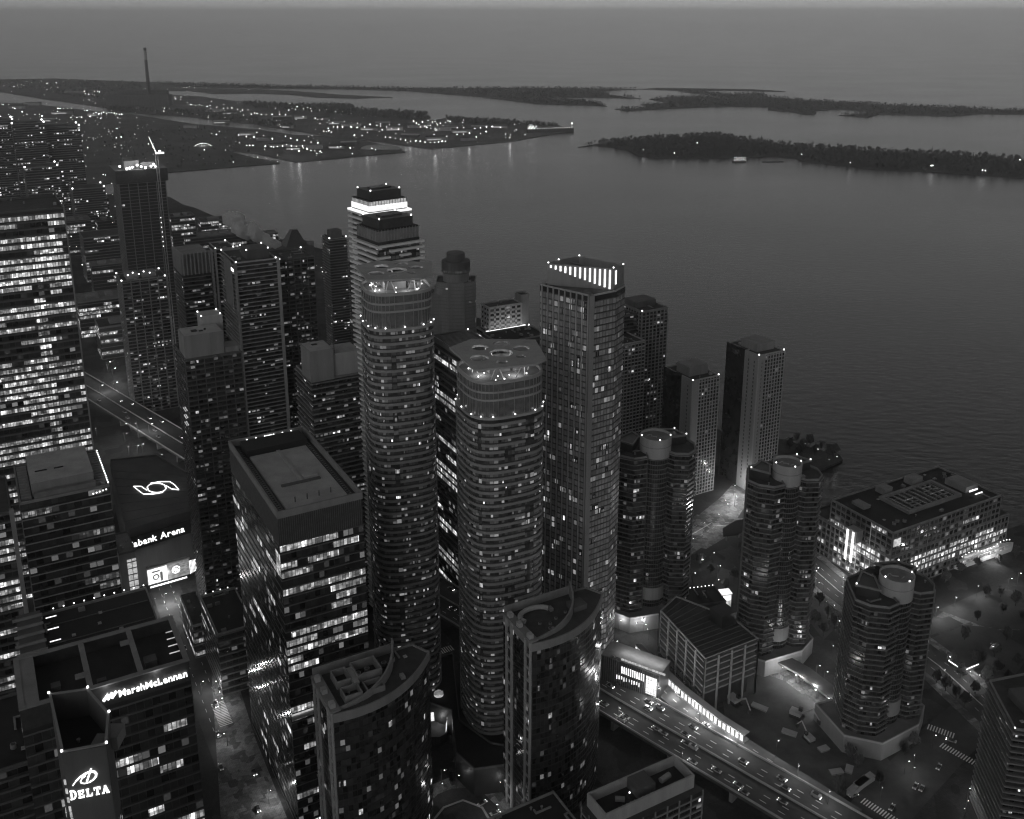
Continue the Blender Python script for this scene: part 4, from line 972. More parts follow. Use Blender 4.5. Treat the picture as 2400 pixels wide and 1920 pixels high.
# ---- two sail roofed towers in the foreground
def sail(o, z, label, seed, lu=46, lv=25):
    arc = []
    for k in range(15):
        t = k/14; p0, p1, p2 = Vector((0, -lv)), Vector((26, -lv-6)), Vector((lu, -8)); arc.append(tuple(p0*(1-t)**2+p1*2*t*(1-t)+p2*t*t))
    poly = [(0, 0)] + arc + [(lu-4, 0)]
    r = tower('condo_tower', label, o, poly, z, 3.0, cell=1.7, wz=(.16, .97), band=('core_dark', .35, .12), lit=('home', .024), wall='core_dark', parapet=0, seed=seed, roof='roof_dark', pane='glass_dark')
    MB().ring(offset(poly, .2), offset(poly, -.45), z-3, z+.7).build('parapet', 'concrete_mid', r)
    # the higher inner curve of the sail
    arc2 = []
    for k in range(13):
        t = k/12; p0, p1, p2 = Vector((2.5, -lv+2)), Vector((26, -lv+1)), Vector((lu-13, -1)); arc2.append(p0*(1-t)**2+p1*2*t*(1-t)+p2*t*t)
    mb = MB()
    for i in range(12):
        a, b = arc2[i], arc2[i+1]; h0, h1 = z+1+6*(i/12), z+1+6*((i+1)/12); n_ = (b-a).normalized(); nx, ny = n_.y*.35, -n_.x*.35
        mb.face([(a.x+nx, a.y+ny, z), (b.x+nx, b.y+ny, z), (b.x+nx, b.y+ny, h1), (a.x+nx, a.y+ny, h0)])
        mb.face([(b.x-nx, b.y-ny, z), (a.x-nx, a.y-ny, z), (a.x-nx, a.y-ny, h0), (b.x-nx, b.y-ny, h1)])
        mb.face([(a.x+nx, a.y+ny, h0), (b.x+nx, b.y+ny, h1), (b.x-nx, b.y-ny, h1), (a.x-nx, a.y-ny, h0)])
    mb.build('sail_wall', 'concrete_mid', r)
    MB().box(.3, lu-12, -.5, 0, z, z+4).build('back_wall', 'concrete_mid', r)
    # pale frame on the flat end
    for y in (-lv+1.0, -lv+5.2, -8.0, -3.6): MB().box(-.8, .1, y-.55, y+.55, 0, z+1.4).build('frame_pier', 'concrete', r)
    tb = MB().box(-.7, .1, -2.6, 2.6, 0, .8).mesh('frame_beam', 'concrete')
    for k in range(int(z/6)):
        for y in (-lv+3.1, -5.8): obj('frame_beam', tb, r, (0, y, 4+k*6))
    MB().box(-.9, 3, -lv+.4, -1.5, z+.72, z+1.6).build('end_cap', 'concrete_mid', r)
    for y in (-lv+3, -13, -5): MB().box(-.4, 1.6, y-1.2, y+1.2, z+1.6, z+3.6).build('cap_block', 'concrete', r)
    return r
r = sail((-77.4, 331.3), 98, 'sail roofed dark tower with roof plant boxes, left one in the foreground', 'sailA')
for b in ((6, 13, -21, -15, 3), (14, 24, -13, -4, 4.2), (6, 12, -12, -4, 3.4), (15, 22, -21, -15, 2.4)):
    x0, x1, y0, y1, h = b
    MB().ring(rect(x1-x0, y1-y0, x0, y0), rect(x1-x0-1, y1-y0-1, x0+.5, y0+.5), 98.05, 98+h).build('plant_screen', 'concrete_mid', r)
    MB().face([(x0+.5, y0+.5, 98.3), (x1-.5, y0+.5, 98.3), (x1-.5, y1-.5, 98.3), (x0+.5, y1-.5, 98.3)]).build('plant_floor', 'roof_black', r)
MB().box(12, 14, -15, -5, 98.1, 101).build('duct', 'concrete', r); fans(r, 98.3, [(16, -8), (18, -10), (20, -7), (27, -7), (29, -9), (31, -6)], 1.1, 1.4)
r = sail((-3.7, 377.8), 95, 'sail roofed dark tower with pale curved duct on its roof, right one in the foreground', 'sailB')
dd = [(11+5*math.cos(t)*1.5, -9+5*math.sin(t)) for t in [PI*1.15-k*PI*1.05/10 for k in range(11)]]
mb = MB()
for i in range(10): mb.bar((*dd[i], 96.6), (*dd[i+1], 96.6), 1.1, sides=8)
mb.build('curved_duct', 'concrete', r)
fans(r, 95.05, [(14, -16), (18, -14), (21, -17), (12, -19), (24, -12), (10, -14)], .7, .8)
plant(r, 95, [(27, 34, -14, -8, 2.5)], 'concrete_dark')
# podium roofs between the foreground towers
pq = [site(x, y, 14) for x, y in ((1002, 1648), (1000, 1545), (1062, 1535), (1078, 1690), (1150, 1742), (1200, 1752), (1190, 1795), (1112, 1806), (1068, 1766), (1058, 1668))]
pa_ = sum(pq[k][0]*pq[(k+1) % len(pq)][1]-pq[(k+1) % len(pq)][0]*pq[k][1] for k in range(len(pq)))
if pa_ < 0: pq = pq[::-1]
rp = tower('podium_block', 'black podium roof with round lit skylight between the foreground towers', (-36, 372), [(p[0]+36, p[1]-372) for p in pq], 14, 4, rot=0, cell=3, band=None, lit=('home', 0), pane=None, wall='core_dark', roof='roof_black', base='concrete_dark', cat='building', clutter=False)
le = site(1110, 1770, 9)
MB().box(0, 11, -.4, 0, 7, 11).build('lit_canopy', 'panel_glow', rp, (le[0]+36, le[1]-372-2.5, 0), .12)
MB().box(4, 8, -1.4, -.9, 3, 5.5).build('lit_doorway', 'panel_glow', rp, (le[0]+36, le[1]-372-2.5, 0), .12)
light(rp, (le[0]+41, le[1]-378, 7), 900, .8)
sk_ = site(1028, 1625, 15)
MB().prism(circle(2.4, 20), 14.1, 15.2).build('skylight', 'glow_soft', rp, (sk_[0]+36, sk_[1]-372, 0))
for k in range(5): MB().box(-2.4, 2.4, -.1, .1, 15.2, 15.4).build('skylight_bar', 'metal_dark', rp, (sk_[0]+36, sk_[1]-372-1.6+k*.8, 0))
cb = thing('curved_canopy_hall', 'lens shaped hall with glaring curved glass front beside the podium roof', 'building', (*site(1022, 1725, 0), 0), -.75); cb.scale = (.62, .62, .9)
lens = [(-9+k*1.6, 9-(k-6)**2*.22) for k in range(13)]
mb = MB()
for i in range(12): mb.face([(lens[i][0], lens[i][1], 5.5), (lens[i+1][0], lens[i+1][1], 5.5), (lens[i+1][0], lens[i+1][1]+.4, 11), (lens[i][0], lens[i][1]+.4, 11)])
mb.build('curved_glass', 'panel_glow', cb)
for i in range(0, 13, 2): MB().bar((lens[i][0], lens[i][1]-.1, 5.4), (lens[i][0], lens[i][1]+.3, 11.2), .16).build('glass_mullion', 'metal_dark', cb)
MB().prism([(x, y) for x, y in lens][::-1]+[(-10, -6), (0, -12), (10, -7)], 0, 5.4).build('hall_roof', 'paving', cb) if False else MB().prism([(-10, 2), (-6, -8), (3, -12), (10, -5), (11, 2)]+[lens[11], lens[8], lens[6], lens[4], lens[1]], 0, 5.4).build('hall_roof', 'paving', cb)
light(cb, (0, 2, 9), 500, .8)
for k in range(7): obj('edge_lamp', UNIT['rl4'], cb, (-11, -12+k*2.1, 6))
# ---- low block with white parapet at the bottom
lo = site(1414, 1913, 58)
r = tower('apartment_block', 'low block with broad pale parapet and dark roof at the bottom edge', grid(lo, -1, -3), rect(46, 16, 0, 0), 52, 3.1, cell=2.8, band=('concrete_mid', .7, .3), lit=('home', .05), wall='core_dark', piers=('concrete_mid', .6, .3, 5.6), parapet=0, cat='building')
LQ = rect(42, 12.5, 2, 3)
MB().ring(LQ, offset(LQ, -.7), 52, 58).build('penthouse_wall', 'concrete', r)
MB().face([(x, y, 53.5) for x, y in offset(LQ, -.6)]).build('penthouse_roof', 'roof_black', r)
MB().box(20, 28, 7, 14.5, 53.6, 58.3).build('stair_box', 'concrete_dark', r)
fans(r, 53.5, [(10+k*1.9, 5.5) for k in range(9)], .55, 2.2)
MB().bar((33, 10, 54.5), (38, 11, 54.5), 1.2, sides=8).build('duct', 'concrete', r); MB().bar((12, 11, 54.5), (15, 9, 54.5), 1.1, sides=8).build('duct', 'concrete_mid', r)
MB().ball((18, 10, 55.5), .35).build('roof_lamp', 'lamp_small', r)
r = tower('apartment_block', 'dark lower block left of the pale parapet block at the bottom edge', grid(lo, -36, 6), rect(34, 26), 44, 3.1, cell=2.8, band=('concrete_dark', .7, .3), lit=('home', .04), wall='core_dark', roof='roof_black', base='concrete_mid', piers=('concrete_mid', .5, .3, 5.6), cat='building')
# ---- parking garage with ribbed roof
go = site(1653, 1553, 31)
GP = [(0, 0), (36, 0), (38, 12), (18, 44), (-4, 40)]
GP = [(0, 0), (35, 0), (36, 20), (22, 52), (6, 45)]
r = thing('parking_garage', 'parking garage with ribbed dark roof and open stacked decks', 'garage', (go[0], go[1], 0), ROT)
MB().prism(offset(GP, -3), 0, 31, top=False).build('core', 'core_dark', r)
MB().face([(x, y, 32.5) for x, y in GP]).build('roof', 'roof_dark', r)
dk = MB().ring(GP, offset(GP, -2.9), 0, .9).mesh('deck_edge', 'concrete_mid')
for k in range(6): obj('deck_edge', dk, r, (0, 0, 12+k*3.6))
MB().ring(GP, offset(GP, -.5), 32.5, 33.4).build('parapet', 'concrete', r)
for i in range(len(GP)):
    p, q_ = Vector(GP[i]), Vector(GP[(i+1) % len(GP)]); L = (q_-p).length
    for k in range(int(L/8.5)+1): t = p+(q_-p)*k/max(1, int(L/8.5)); obj('column', UNIT.setdefault('gc', MB().box(-.4, .4, -.4, .4, 0, 32.6).mesh('column', 'concrete')), r, (t.x, t.y, 0))
for k in range(13):
    t = k/13; p = Vector(GP[0]).lerp(Vector(GP[4]), t); q_ = Vector(GP[1]).lerp(Vector(GP[2]), min(1, t*2.2)) if t < .45 else Vector(GP[2]).lerp(Vector(GP[3]), (t-.45)/.55)
    MB().bar((p.x+.5, p.y, 32.7), (q_.x-.5, q_.y, 32.7), .32).build('roof_rib', 'concrete_dark', r)
for row in range(2):
    for k in range(24):
        p = Vector(GP[4]).lerp(Vector(GP[0]), (k+.5)/24); obj('screen_block', UNIT.setdefault('gs', MB().box(-.5, .5, -.4, .1, 0, 3.0).mesh('screen_block', 'concrete_dark')), r, (p.x-.2, p.y, 4+row*4), ROT*0+math.atan2(GP[0][1]-GP[4][1], GP[0][0]-GP[4][0]))
MB().box(24, 34, 16, 26, 32.5, 40).build('stair_tower', 'core_dark', r)
# ---- slatted pavilion with lit end window, and the glazed walkway
pv = site(1410, 1590, 12)
pe = site(1543, 1640, 12)
dv = Vector(pe)-Vector(pv); Lp = dv.length; pa = math.atan2(dv.y, dv.x)
r = thing('pavilion', 'slatted pavilion with lit vertical slots and one glaring end window', 'building', (pv[0], pv[1], 11), pa)
MB().box(0, Lp, 0, 13, -11, 15).build('wall', 'metal_dark', r)
MB().box(-.3, Lp+.3, -.3, 13.3, 15.02, 15.6).build('roof_slab', 'concrete_mid', r)
for k in range(int(Lp/1.2)): obj('slat', UNIT.setdefault('ps', MB().box(-.14, .14, -.4, 0, .2, 15).mesh('slat', 'steel_frame')), r, (k*1.2, 0, 0))
for k in range(11): MB().box(-.3, .3, -.25, -.05, 8.6, 12.6).build('lit_slot', 'strip_glow', r, (Lp*.36+k*1.2, 0, 0))
for k in range(10): MB().box(-.25, .25, -.25, -.05, 4.2+(k % 3)*.4, 6.6).build('lit_slot', 'strip_glow', r, (Lp*.27+k*1.4, 0, 0))
MB().box(Lp*.78, Lp*.965, -.55, -.42, 2.5, 12.8).build('end_window', 'panel_glow', r)
for k in range(4): MB().box(Lp*.78+k*Lp*.046, Lp*.78+k*Lp*.046+.1, -.62, -.5, 2.5, 12.8).build('window_bar', 'metal_dark', r)
for k in range(4): MB().box(Lp*.78, Lp*.965, -.62, -.5, 3.5+k*2.5, 3.6+k*2.5).build('window_bar', 'metal_dark', r)
for k in range(16): MB().box(k*Lp/17+5, k*Lp/17+6.5, .4, .9, 15.62, 16.6).build('edge_panel', 'glow_soft' if k > 2 else 'metal', r)
light(r, (Lp*.86, -3, 7), 1800, 1.2)
for k in range(6): light(r, (Lp*.3+k*4, 7, 19), 500, .5)
wp = [site(x, y, 14) for x, y in ((1496, 1520), (1520, 1545), (1600, 1622), (1690, 1692), (1750, 1730))]
r = thing('glazed_walkway', 'long glazed walkway with a row of glaring lit panels beside the slip road', 'walkway', (wp[0][0], wp[0][1], 0), 0)
W0 = wp[0]; WL = plen(wp)
def rel(p): return (p[0]-W0[0], p[1]-W0[1])
strip_road('walkway_roof', [rel(p) for p in wp], 4.0, 16.6, 'concrete', kind=None, thick=.4, parent=r)
strip_road('walkway_floor', [rel(p) for p in wp], 4.4, 12.4, 'concrete_mid', kind=None, thick=1.0, parent=r)
pm_ = MB().box(-.85, .85, -.08, .08, 12.7, 15.9).mesh('lit_panel', 'panel_glow'); s_ = 1.2
while s_ < WL-1:
    p, d = along(wp, s_); a = math.atan2(d.y, d.x); obj('lit_panel', pm_, r, (p.x-W0[0]+d.y*2.0, p.y-W0[1]-d.x*2.0, 0), a); s_ += 2.55
s_ = 4
while s_ < WL:
    p, d = along(wp, s_); obj('walkway_post', UNIT.setdefault('wpst', MB().box(-.2, .2, -1.8, 1.8, 0, 11.4).mesh('walkway_post', 'concrete_mid')), r, (p.x-W0[0], p.y-W0[1], 0), math.atan2(d.y, d.x)); s_ += 10
for k in range(7):
    p, d = along(wp, 5+k*WL/7); light(r, (p.x-W0[0]+d.y*4.5, p.y-W0[1]-d.x*4.5, 15.2), 1700, 1.0)
# ---- ramp on columns with its lit underside
rp_ = [site(x, y, 7) for x, y in ((1800, 1525), (1885, 1572), (1950, 1622), (2012, 1672), (2070, 1715))]
lane_ = [site(x, y) for x, y in ((1775, 1560), (1850, 1588), (1910, 1632), (1985, 1695), (2055, 1755))]
strip_road('service_lane', lane_, 9, .055, 'paving_pale')
r = thing('ramp', 'curved ramp on dark columns beside the works ground, lit beneath', 'ramp', (rp_[0][0], rp_[0][1], 0), 0)
R0 = rp_[0]
strip_road('ramp_deck', [(p[0]-R0[0], p[1]-R0[1]) for p in rp_], 9, 7, 'concrete_dark', kind=None, thick=1.2, parent=r)
for k in range(5):
    p, d = along(rp_, 6+k*15); obj('ramp_column', UNIT.setdefault('rc', MB().box(-.5, .5, -.5, .5, 0, 5.8).mesh('ramp_column', 'concrete_dark')), r, (p.x-R0[0]+d.y*3.4, p.y-R0[1]-d.x*3.4, 0)); light(r, (p.x-R0[0]+d.y*6.5, p.y-R0[1]-d.x*6.5, 5), 700, .6)
    MB().ball((p.x-R0[0]+d.y*4.6, p.y-R0[1]-d.x*4.6, 5.4), .3).build('ramp_lamp', 'lamp_glow', r)
q = site(1612, 1424, 12)
rb = tower('low_block', 'black low box with a string of lamps along its far roof edge', q, rect(24, 17), 12, 4, rot=math.radians(12), cell=3, band=None, lit=('home', 0), pane=None, wall='core_dark', roof='roof_black', base='concrete_dark', cat='building')
for k in range(10): obj('edge_lamp', UNIT['rl4'], rb, (1+k*2.4, 17, 13.4))
q = site(1690, 1440, 0)
rb = thing('lit_pylon', 'small glowing white pylon building beside the black low box', 'pylon', (q[0], q[1], 0), math.radians(12))
MB().box(0, 6, 0, 5, 0, 13).build('wall', 'concrete', rb); MB().box(-.3, 6.3, -.3, 5.3, 13.02, 13.6).build('roof', 'panel_glow', rb); MB().box(.4, 5.6, -.25, -.05, 9, 12.4).build('lit_front', 'panel_glow', rb)
light(rb, (3, -4, 9), 1500, .6)
q = site(1725, 1235, 7)
rb = thing('canopy_shelter', 'dark leaf shaped shelter roof beside the bright forecourt', 'shelter', (q[0], q[1], 0), math.radians(40))
MB().prism([(-16, -2), (-6, -7), (10, -6), (18, 1), (8, 6), (-8, 5)], 6, 6.8, bottom=True).build('roof', 'roof_black', rb)
for x, y in ((-10, 0), (0, -3), (8, 0), (0, 3)): MB().bar((x, y, 0), (x, y, 6), .3).build('post', 'metal', rb)
# ---- tower in the lower right corner
zr = 62
o = site(2378, 1712, zr)
r = tower('condo_tower', 'balconied dark tower cut by the lower right corner of the view', (o[0], o[1]), [(0, 0), (26, -10), (48, 6), (40, 34), (8, 30)], zr, 2.9, rot=math.radians(8), cell=2.2, band=('band_dim', .6, 1.0), lit=('home', .08), wall='core_dark', lamps=1, base='concrete_mid')
plant(r, zr, [(10, 26, 6, 20, 4)], 'concrete_dark')
# ---- low blocks left of the expressway and along the far shore
for i, (px_, z_, lu, lv, li, lb) in enumerate((
        ((232, 770), 34, 60, 34, .35, 'low block with pale slanted end wall and lit floors near the expressway'),
        ((182, 712), 40, 52, 40, .75, 'low block with two glaring lit floors beside the bright office tower'),
        ((190, 470), 64, 40, 30, .3, 'plain mid rise block with lit rows left of the crane tower'),
        ((150, 520), 52, 36, 34, .3, 'mid rise block just right of the bright tower crown'),
        ((228, 520), 46, 34, 30, .25, 'dark mid rise block under the unfinished tower'),
        ((215, 625), 44, 40, 26, .4, 'mid rise block with white lit upper floor behind the brownish tower'),
        ((470, 520), 22, 70, 30, .25, 'long quay shed with lamps right of the black upright block'),
        ((560, 556), 18, 60, 24, .2, 'low quay shed left of the refinery'),
        ((400, 510), 58, 34, 26, .35, 'black upright block with lit base beside the crane'),
        ((432, 560), 26, 90, 36, .30, 'long flat waterfront block with rows of lights beyond the condominiums'),
        ((520, 640), 30, 60, 30, .12, 'flat waterfront shed in front of the steaming plant'),
        ((840, 760), 30, 40, 30, .15, 'low waterfront block left of the drum topped hotel'),
        ((1560, 1010), 14, 30, 20, .3, 'low terminal building between the lattice fronted towers'))):
    o = site(*px_, z_)
    r = tower('low_block', lb, o, rect(lu, lv), z_, 4.2, cell=4.2, wz=(.2, .9), band=('band_dim', .7, .3), lit=('office', li), pane=None, wall='core_dark', roof=('roof_dark', 'roof_mid')[i % 2], cat='building')
    plant(r, z_, [(lu*.2, lu*.45, lv*.3, lv*.7, 3), (lu*.6, lu*.75, lv*.4, lv*.8, 2.4)], 'concrete_mid')
o = site(650, 585, 30)
r = thing('refinery', 'dark refinery building with steep hopper roof on the far shore', 'factory', (o[0], o[1], 0), ROT)
MB().prism(rect(52, 40), 0, 30).build('shed', 'concrete_dark', r)
mb = MB(); b_ = [(14, 4), (44, 4), (44, 32), (14, 32)]; t_ = [(26, 14), (34, 14), (34, 22), (26, 22)]
for i in range(4): j = (i+1) % 4; mb.face([(*b_[i], 30), (*b_[j], 30), (*t_[j], 52), (*t_[i], 52)])
mb.face([(*p, 52) for p in t_]); mb.build('hopper_roof', 'metal_dark', r)
MB().prism(circle(5, 16, 50, 10), 0, 34).build('silo', 'concrete_mid', r)

# ================================================================== SIGNS
def on_wall(X, Y, a, ang):        # where a sight line meets an upright wall: distance along it, height
    dx, dy = math.cos(ang), math.sin(ang)
    ca, sa = math.cos(PITCH), math.sin(PITCH)
    rx = (X-1200)/FPX; v = (Y-CY)/FPX
    ry = ca - v*sa; rz = -sa - v*ca
    # origin + t*r = a + s*d
    det = rx*(-dy)-ry*(-dx)
    t = (a[0]*(-dy)-a[1]*(-dx))/det
    s = (rx*a[1]-ry*a[0])/det
    return s, CAM_H+t*rz
def letters(text, size, mname, root, x0, z0, y=-.35, depth=.25, stretch=1.0, name='letter', bold=0.0):
    x = x0
    for i, ch in enumerate(text):
        cu = bpy.data.curves.new('letter', 'FONT'); cu.body = ch; cu.size = size; cu.extrude = depth; cu.offset = bold; cu.resolution_u = 2
        ob = bpy.data.objects.new('letter_curve', cu); me = bpy.data.meshes.new_from_object(ob)
        me.name = name; me.materials.clear(); me.materials.append(MATS[mname])
        bpy.data.objects.remove(ob); bpy.data.curves.remove(cu)
        if len(me.vertices):
            xs = [v.co.x for v in me.vertices]; wd = max(xs)-min(xs)
            o = obj(name, me, root, (x-min(xs)*stretch, y, z0)); o.rotation_euler = (PI/2, 0, 0); o.scale = (stretch, 1, 1)
            x += wd*stretch+size*.09
        else: x += size*.28*stretch
    return x
# long name sign on the roof edge block
mo = (-158, 272)
s0, zz0 = on_wall(300, 1622, mo, ROT); s1, zz1 = on_wall(462, 1562, mo, ROT)
sg = thing('sign', 'long lit white company name sign on the block with roof wells', 'sign', (mo[0], mo[1], 0), ROT)
zs = zM-5.6
ww = letters('MarshMcLennan', 3.4, 'sign_glow', sg, 0, zs, y=-.5, bold=.03)
k_ = 22.0/ww
for c_ in list(sg.children): bpy.data.objects.remove(c_)
letters('MarshMcLennan', 3.4, 'sign_glow', sg, 29.6, zs, y=-.5, stretch=k_, bold=.045)
for k, (x, z) in enumerate(((25.6, 0), (26.9, .55), (28.2, 1.1))): MB().bar((x-.9, -.5, zs+.2+z*.2), (x+.7, -.5, zs+2.1+z*.2), .55, sides=6).build('emblem_stroke', 'sign_glow', sg)
# serif sign of the hotel
D0 = hp[0]
sg = thing('sign', 'white serif lettered sign with looped emblem on the hotel tower', 'sign', (D0[0], D0[1], 0), fa)
_, zb = on_wall(200, 1858, D0, fa)
def serif(ch, x, z, h, wd, root):
    t = wd*.26; s = h*.09; mb = MB(); y0, y1 = -.6, -.3
    B = lambda a, b, c, d: mb.box(x+a*wd, x+b*wd, y0, y1, z+c*h, z+d*h)
    if ch == 'D':
        B(.08, .34, 0, 1); B(0, .42, 0, .09); B(0, .42, .91, 1)
        cx, cz = x+.36*wd, z+.5*h
        for k in range(10):
            a0, a1 = -PI/2+PI*k/10, -PI/2+PI*(k+1)/10
            P = [(cx+.62*wd*math.cos(a0), cz+.5*h*math.sin(a0)), (cx+.62*wd*math.cos(a1), cz+.5*h*math.sin(a1)), (cx+.36*wd*math.cos(a1), cz+.4*h*math.sin(a1)), (cx+.36*wd*math.cos(a0), cz+.4*h*math.sin(a0))]
            mb.face([(p[0], y0, p[1]) for p in P]); mb.face([(p[0], y1, p[1]) for p in reversed(P)]); mb.face([(P[0][0], y1, P[0][1]), (P[1][0], y1, P[1][1]), (P[1][0], y0, P[1][1]), (P[0][0], y0, P[0][1])])
    elif ch == 'E':
        B(.08, .36, 0, 1); B(0, .92, 0, .12); B(0, .92, .88, 1); B(.3, .7, .45, .57); B(.8, .92, 0, .3); B(.8, .92, .7, 1); B(.62, .72, .36, .66)
    elif ch == 'L':
        B(.1, .4, 0, 1); B(0, .5, .91, 1); B(0, .95, 0, .12); B(.82, .95, 0, .36)
    elif ch == 'T':
        B(.36, .64, 0, 1); B(.22, .78, 0, .09); B(0, 1, .88, 1); B(0, .12, .66, 1); B(.88, 1, .66, 1)
    elif ch == 'A':
        for (xa, xb, th) in ((.12, .5, .10), (.88, .5, .20)):
            P = [(x+(xa-th)*wd, z), (x+(xa+th)*wd, z), (x+(xb+th*.8)*wd, z+h), (x+(xb-th*.8)*wd, z+h)]
            mb.face([(p[0], y0, p[1]) for p in P]); mb.face([(p[0], y1, p[1]) for p in reversed(P)])
        B(.26, .72, .28, .38); B(-.06, .32, 0, .09); B(.62, 1.14, 0, .09)
    mb.build('letter', 'sign_glow', root)
lw = (fl*.88)/5.0
for k, ch in enumerate('DELTA'): serif(ch, .6+k*lw*1.02, zb-1.1, 3.0 if k == 0 else 2.5, lw*.84, sg)
em = [on_wall(x, y, D0, fa) for x, y in ((171, 1839), (178, 1829), (188, 1819), (200, 1811), (212, 1806), (221, 1806), (226, 1811), (225, 1818), (219, 1825), (210, 1831), (199, 1834), (191, 1833), (189, 1829), (193, 1822), (201, 1816))]
mb = MB()
for i in range(len(em)-1): mb.bar((em[i][0], -.45, em[i][1]), (em[i+1][0], -.45, em[i+1][1]), .17+.16*math.sin(PI*min(1, i/9)), sides=6)
mb.build('emblem_loop', 'sign_glow', sg)
e0, e1 = on_wall(214, 1799, D0, fa), on_wall(204, 1829, D0, fa)
MB().bar((e0[0], -.5, e0[1]), (e1[0], -.5, e1[1]), .26, sides=6).build('emblem_stem', 'sign_glow', sg)
# arena sign and screen
aW, anW, LW = bA
sg = thing('sign', 'white lettered arena name sign above the bright screen', 'sign', (aW[0], aW[1], 0), anW)
sA, zA0 = on_wall(334, 1282, aW, anW); sB, zB0 = on_wall(438, 1246, aW, anW)
sz = 6.0
w1_ = letters('bank Arena', sz, 'sign_glow', sg, 0, 0)
for c_ in list(sg.children): bpy.data.objects.remove(c_)
kk = (sB-sA)/w1_
letters('Scotiabank Arena'[3:], sz, 'sign_glow', sg, sA-kk*sz*1.55, 29.2, stretch=kk, bold=.05)
sc0 = site(343, 1334, 24); sc1 = site(441, 1307, 24); dS = Vector(sc1)-Vector(sc0); LS = dS.length; aS = math.atan2(dS.y, dS.x)
sc = thing('video_screen', 'bright video screen with picture panel and curled emblem under the arena sign', 'screen', (sc0[0], sc0[1], 0), aS)
MB().box(0, LS, -.4, 0, 13, 24).build('panel', 'screen_grey', sc)
MB().box(-.4, LS+.4, -2.4, .2, 24.3, 25.2).build('top_ledge', 'concrete', sc)
MB().box(.3, LS*.47, -.55, -.42, 13.4, 23.6).build('picture', 'screen_white', sc)
MB().prism(circle(1.9, 16), 0, .1).build('picture_disc', 'core_dark', sc, (LS*.2, -.62, 17.4)).rotation_euler = (PI/2, 0, 0)
MB().prism(circle(1.2, 16), 0, .1).build('picture_disc', 'screen_white', sc, (LS*.2, -.76, 17.4)).rotation_euler = (PI/2, 0, 0)
MB().box(LS*.3, LS*.36, -.7, -.56, 14, 20).build('picture_bar', 'core_dark', sc); MB().box(LS*.12, LS*.3, -.7, -.56, 20.6, 21.4).build('picture_bar', 'core_dark', sc)
cxs, czs = LS*.68, 18.6
mb = MB(); arcp = [(cxs+2.2*math.cos(t), czs+2.2*math.sin(t)) for t in [PI*.05+k*PI*.95/8 for k in range(9)]]+[(cxs-.6, czs+.6), (cxs+.8, czs-.6)]+[(cxs+2.2*math.cos(t), czs+2.2*math.sin(t)) for t in [-.3-k*PI*.95/8 for k in range(9)]]
for i in range(len(arcp)-1): mb.bar((arcp[i][0], -.6, arcp[i][1]), (arcp[i+1][0], -.6, arcp[i+1][1]), .33, sides=5)
mb.build('screen_emblem', 'sign_glow', sc)
MB().ring(circle(1.15, 16), circle(.8, 16), 0, .15).build('screen_emblem_ring', 'sign_glow', sc, (cxs, -.6, czs)).rotation_euler = (PI/2, 0, 0)
for k in range(6): MB().box(LS+.2+k*.75, LS+.55+k*.75, -.8, -.4, 13+k*.3, 22).build('side_light', 'strip_glow', sc)
MB().box(1, LS-2, -1.2, -.6, 11.2, 12.0).build('under_light', 'strip_glow', sc)
light(sc, (LS*.5, -7, 15), 3000, 2)

# ================================================================== PORT, LAKE AND ISLANDS
# chimney
cx, cy = site(352, 247)
r = thing('chimney', 'very tall lone chimney on the far harbour land', 'chimney', (cx, cy, Z1))
MB().prism(circle(9, 20), 0, 3).build('base', 'concrete_mid', r)
mb = MB(); seg = 18; prev = None
for z_, rr in ((3, 8.2), (60, 7.0), (120, 6.1), (170, 5.5)):
    c_ = circle(rr, seg)
    if prev:
        for i in range(seg): j = (i+1) % seg; mb.face([(*prev[1][i], prev[0]), (*prev[1][j], prev[0]), (*c_[j], z_), (*c_[i], z_)])
    prev = (z_, c_)
mb.build('shaft', 'concrete_dark', r)
mb = MB(); a_, b_ = circle(5.5, seg), circle(5.1, seg)
for i in range(seg): j = (i+1) % seg; mb.face([(*a_[i], 170), (*a_[j], 170), (*b_[j], 204), (*b_[i], 204)])
mb.build('pale_section', 'concrete', r); MB().prism(circle(5.5, seg), 204, 214).build('cap', 'concrete_dark', r)
pl_ = thing('power_station', 'huge dark power station shed beside the tall chimney', 'building', (*site(250, 249), Z1), math.radians(5))
MB().box(0, 230, 0, 60, 0, 40).build('hall', 'concrete_dark', pl_); MB().box(20, 210, 60, 100, 0, 54).build('boiler_house', 'concrete_dark', pl_)
# sheds of the port
rs = random.Random(11)
shed_px = [(55, 247, 60, 22), (120, 268, 70, 30), (150, 222, 90, 24), (205, 272, 40, 20), (20, 255, 60, 30), (95, 285, 50, 22), (480, 262, 60, 20), (520, 268, 50, 18),
           (640, 283, 60, 18), (690, 279, 40, 16), (735, 280, 50, 20), (770, 292, 46, 18), (800, 296, 60, 22), (845, 305, 54, 20), (880, 296, 44, 18), (905, 306, 50, 20), (955, 300, 60, 20),
           (985, 296, 40, 16), (1020, 308, 70, 20), (1060, 312, 60, 22), (1105, 302, 50, 18), (1150, 300, 50, 18), (630, 345, 60, 20), (670, 352, 50, 18), (720, 350, 40, 18), (770, 348, 44, 16),
           (800, 342, 40, 14), (560, 318, 46, 18), (600, 330, 40, 16), (500, 290, 50, 20), (430, 300, 44, 16), (1000, 330, 60, 18), (940, 322, 50, 18), (660, 300, 36, 14), (1080, 330, 46, 14)]
spots = ['by the left edge', 'by the channel', 'below the power station', 'on the container pier', 'on the near pier', 'in the middle of the port']
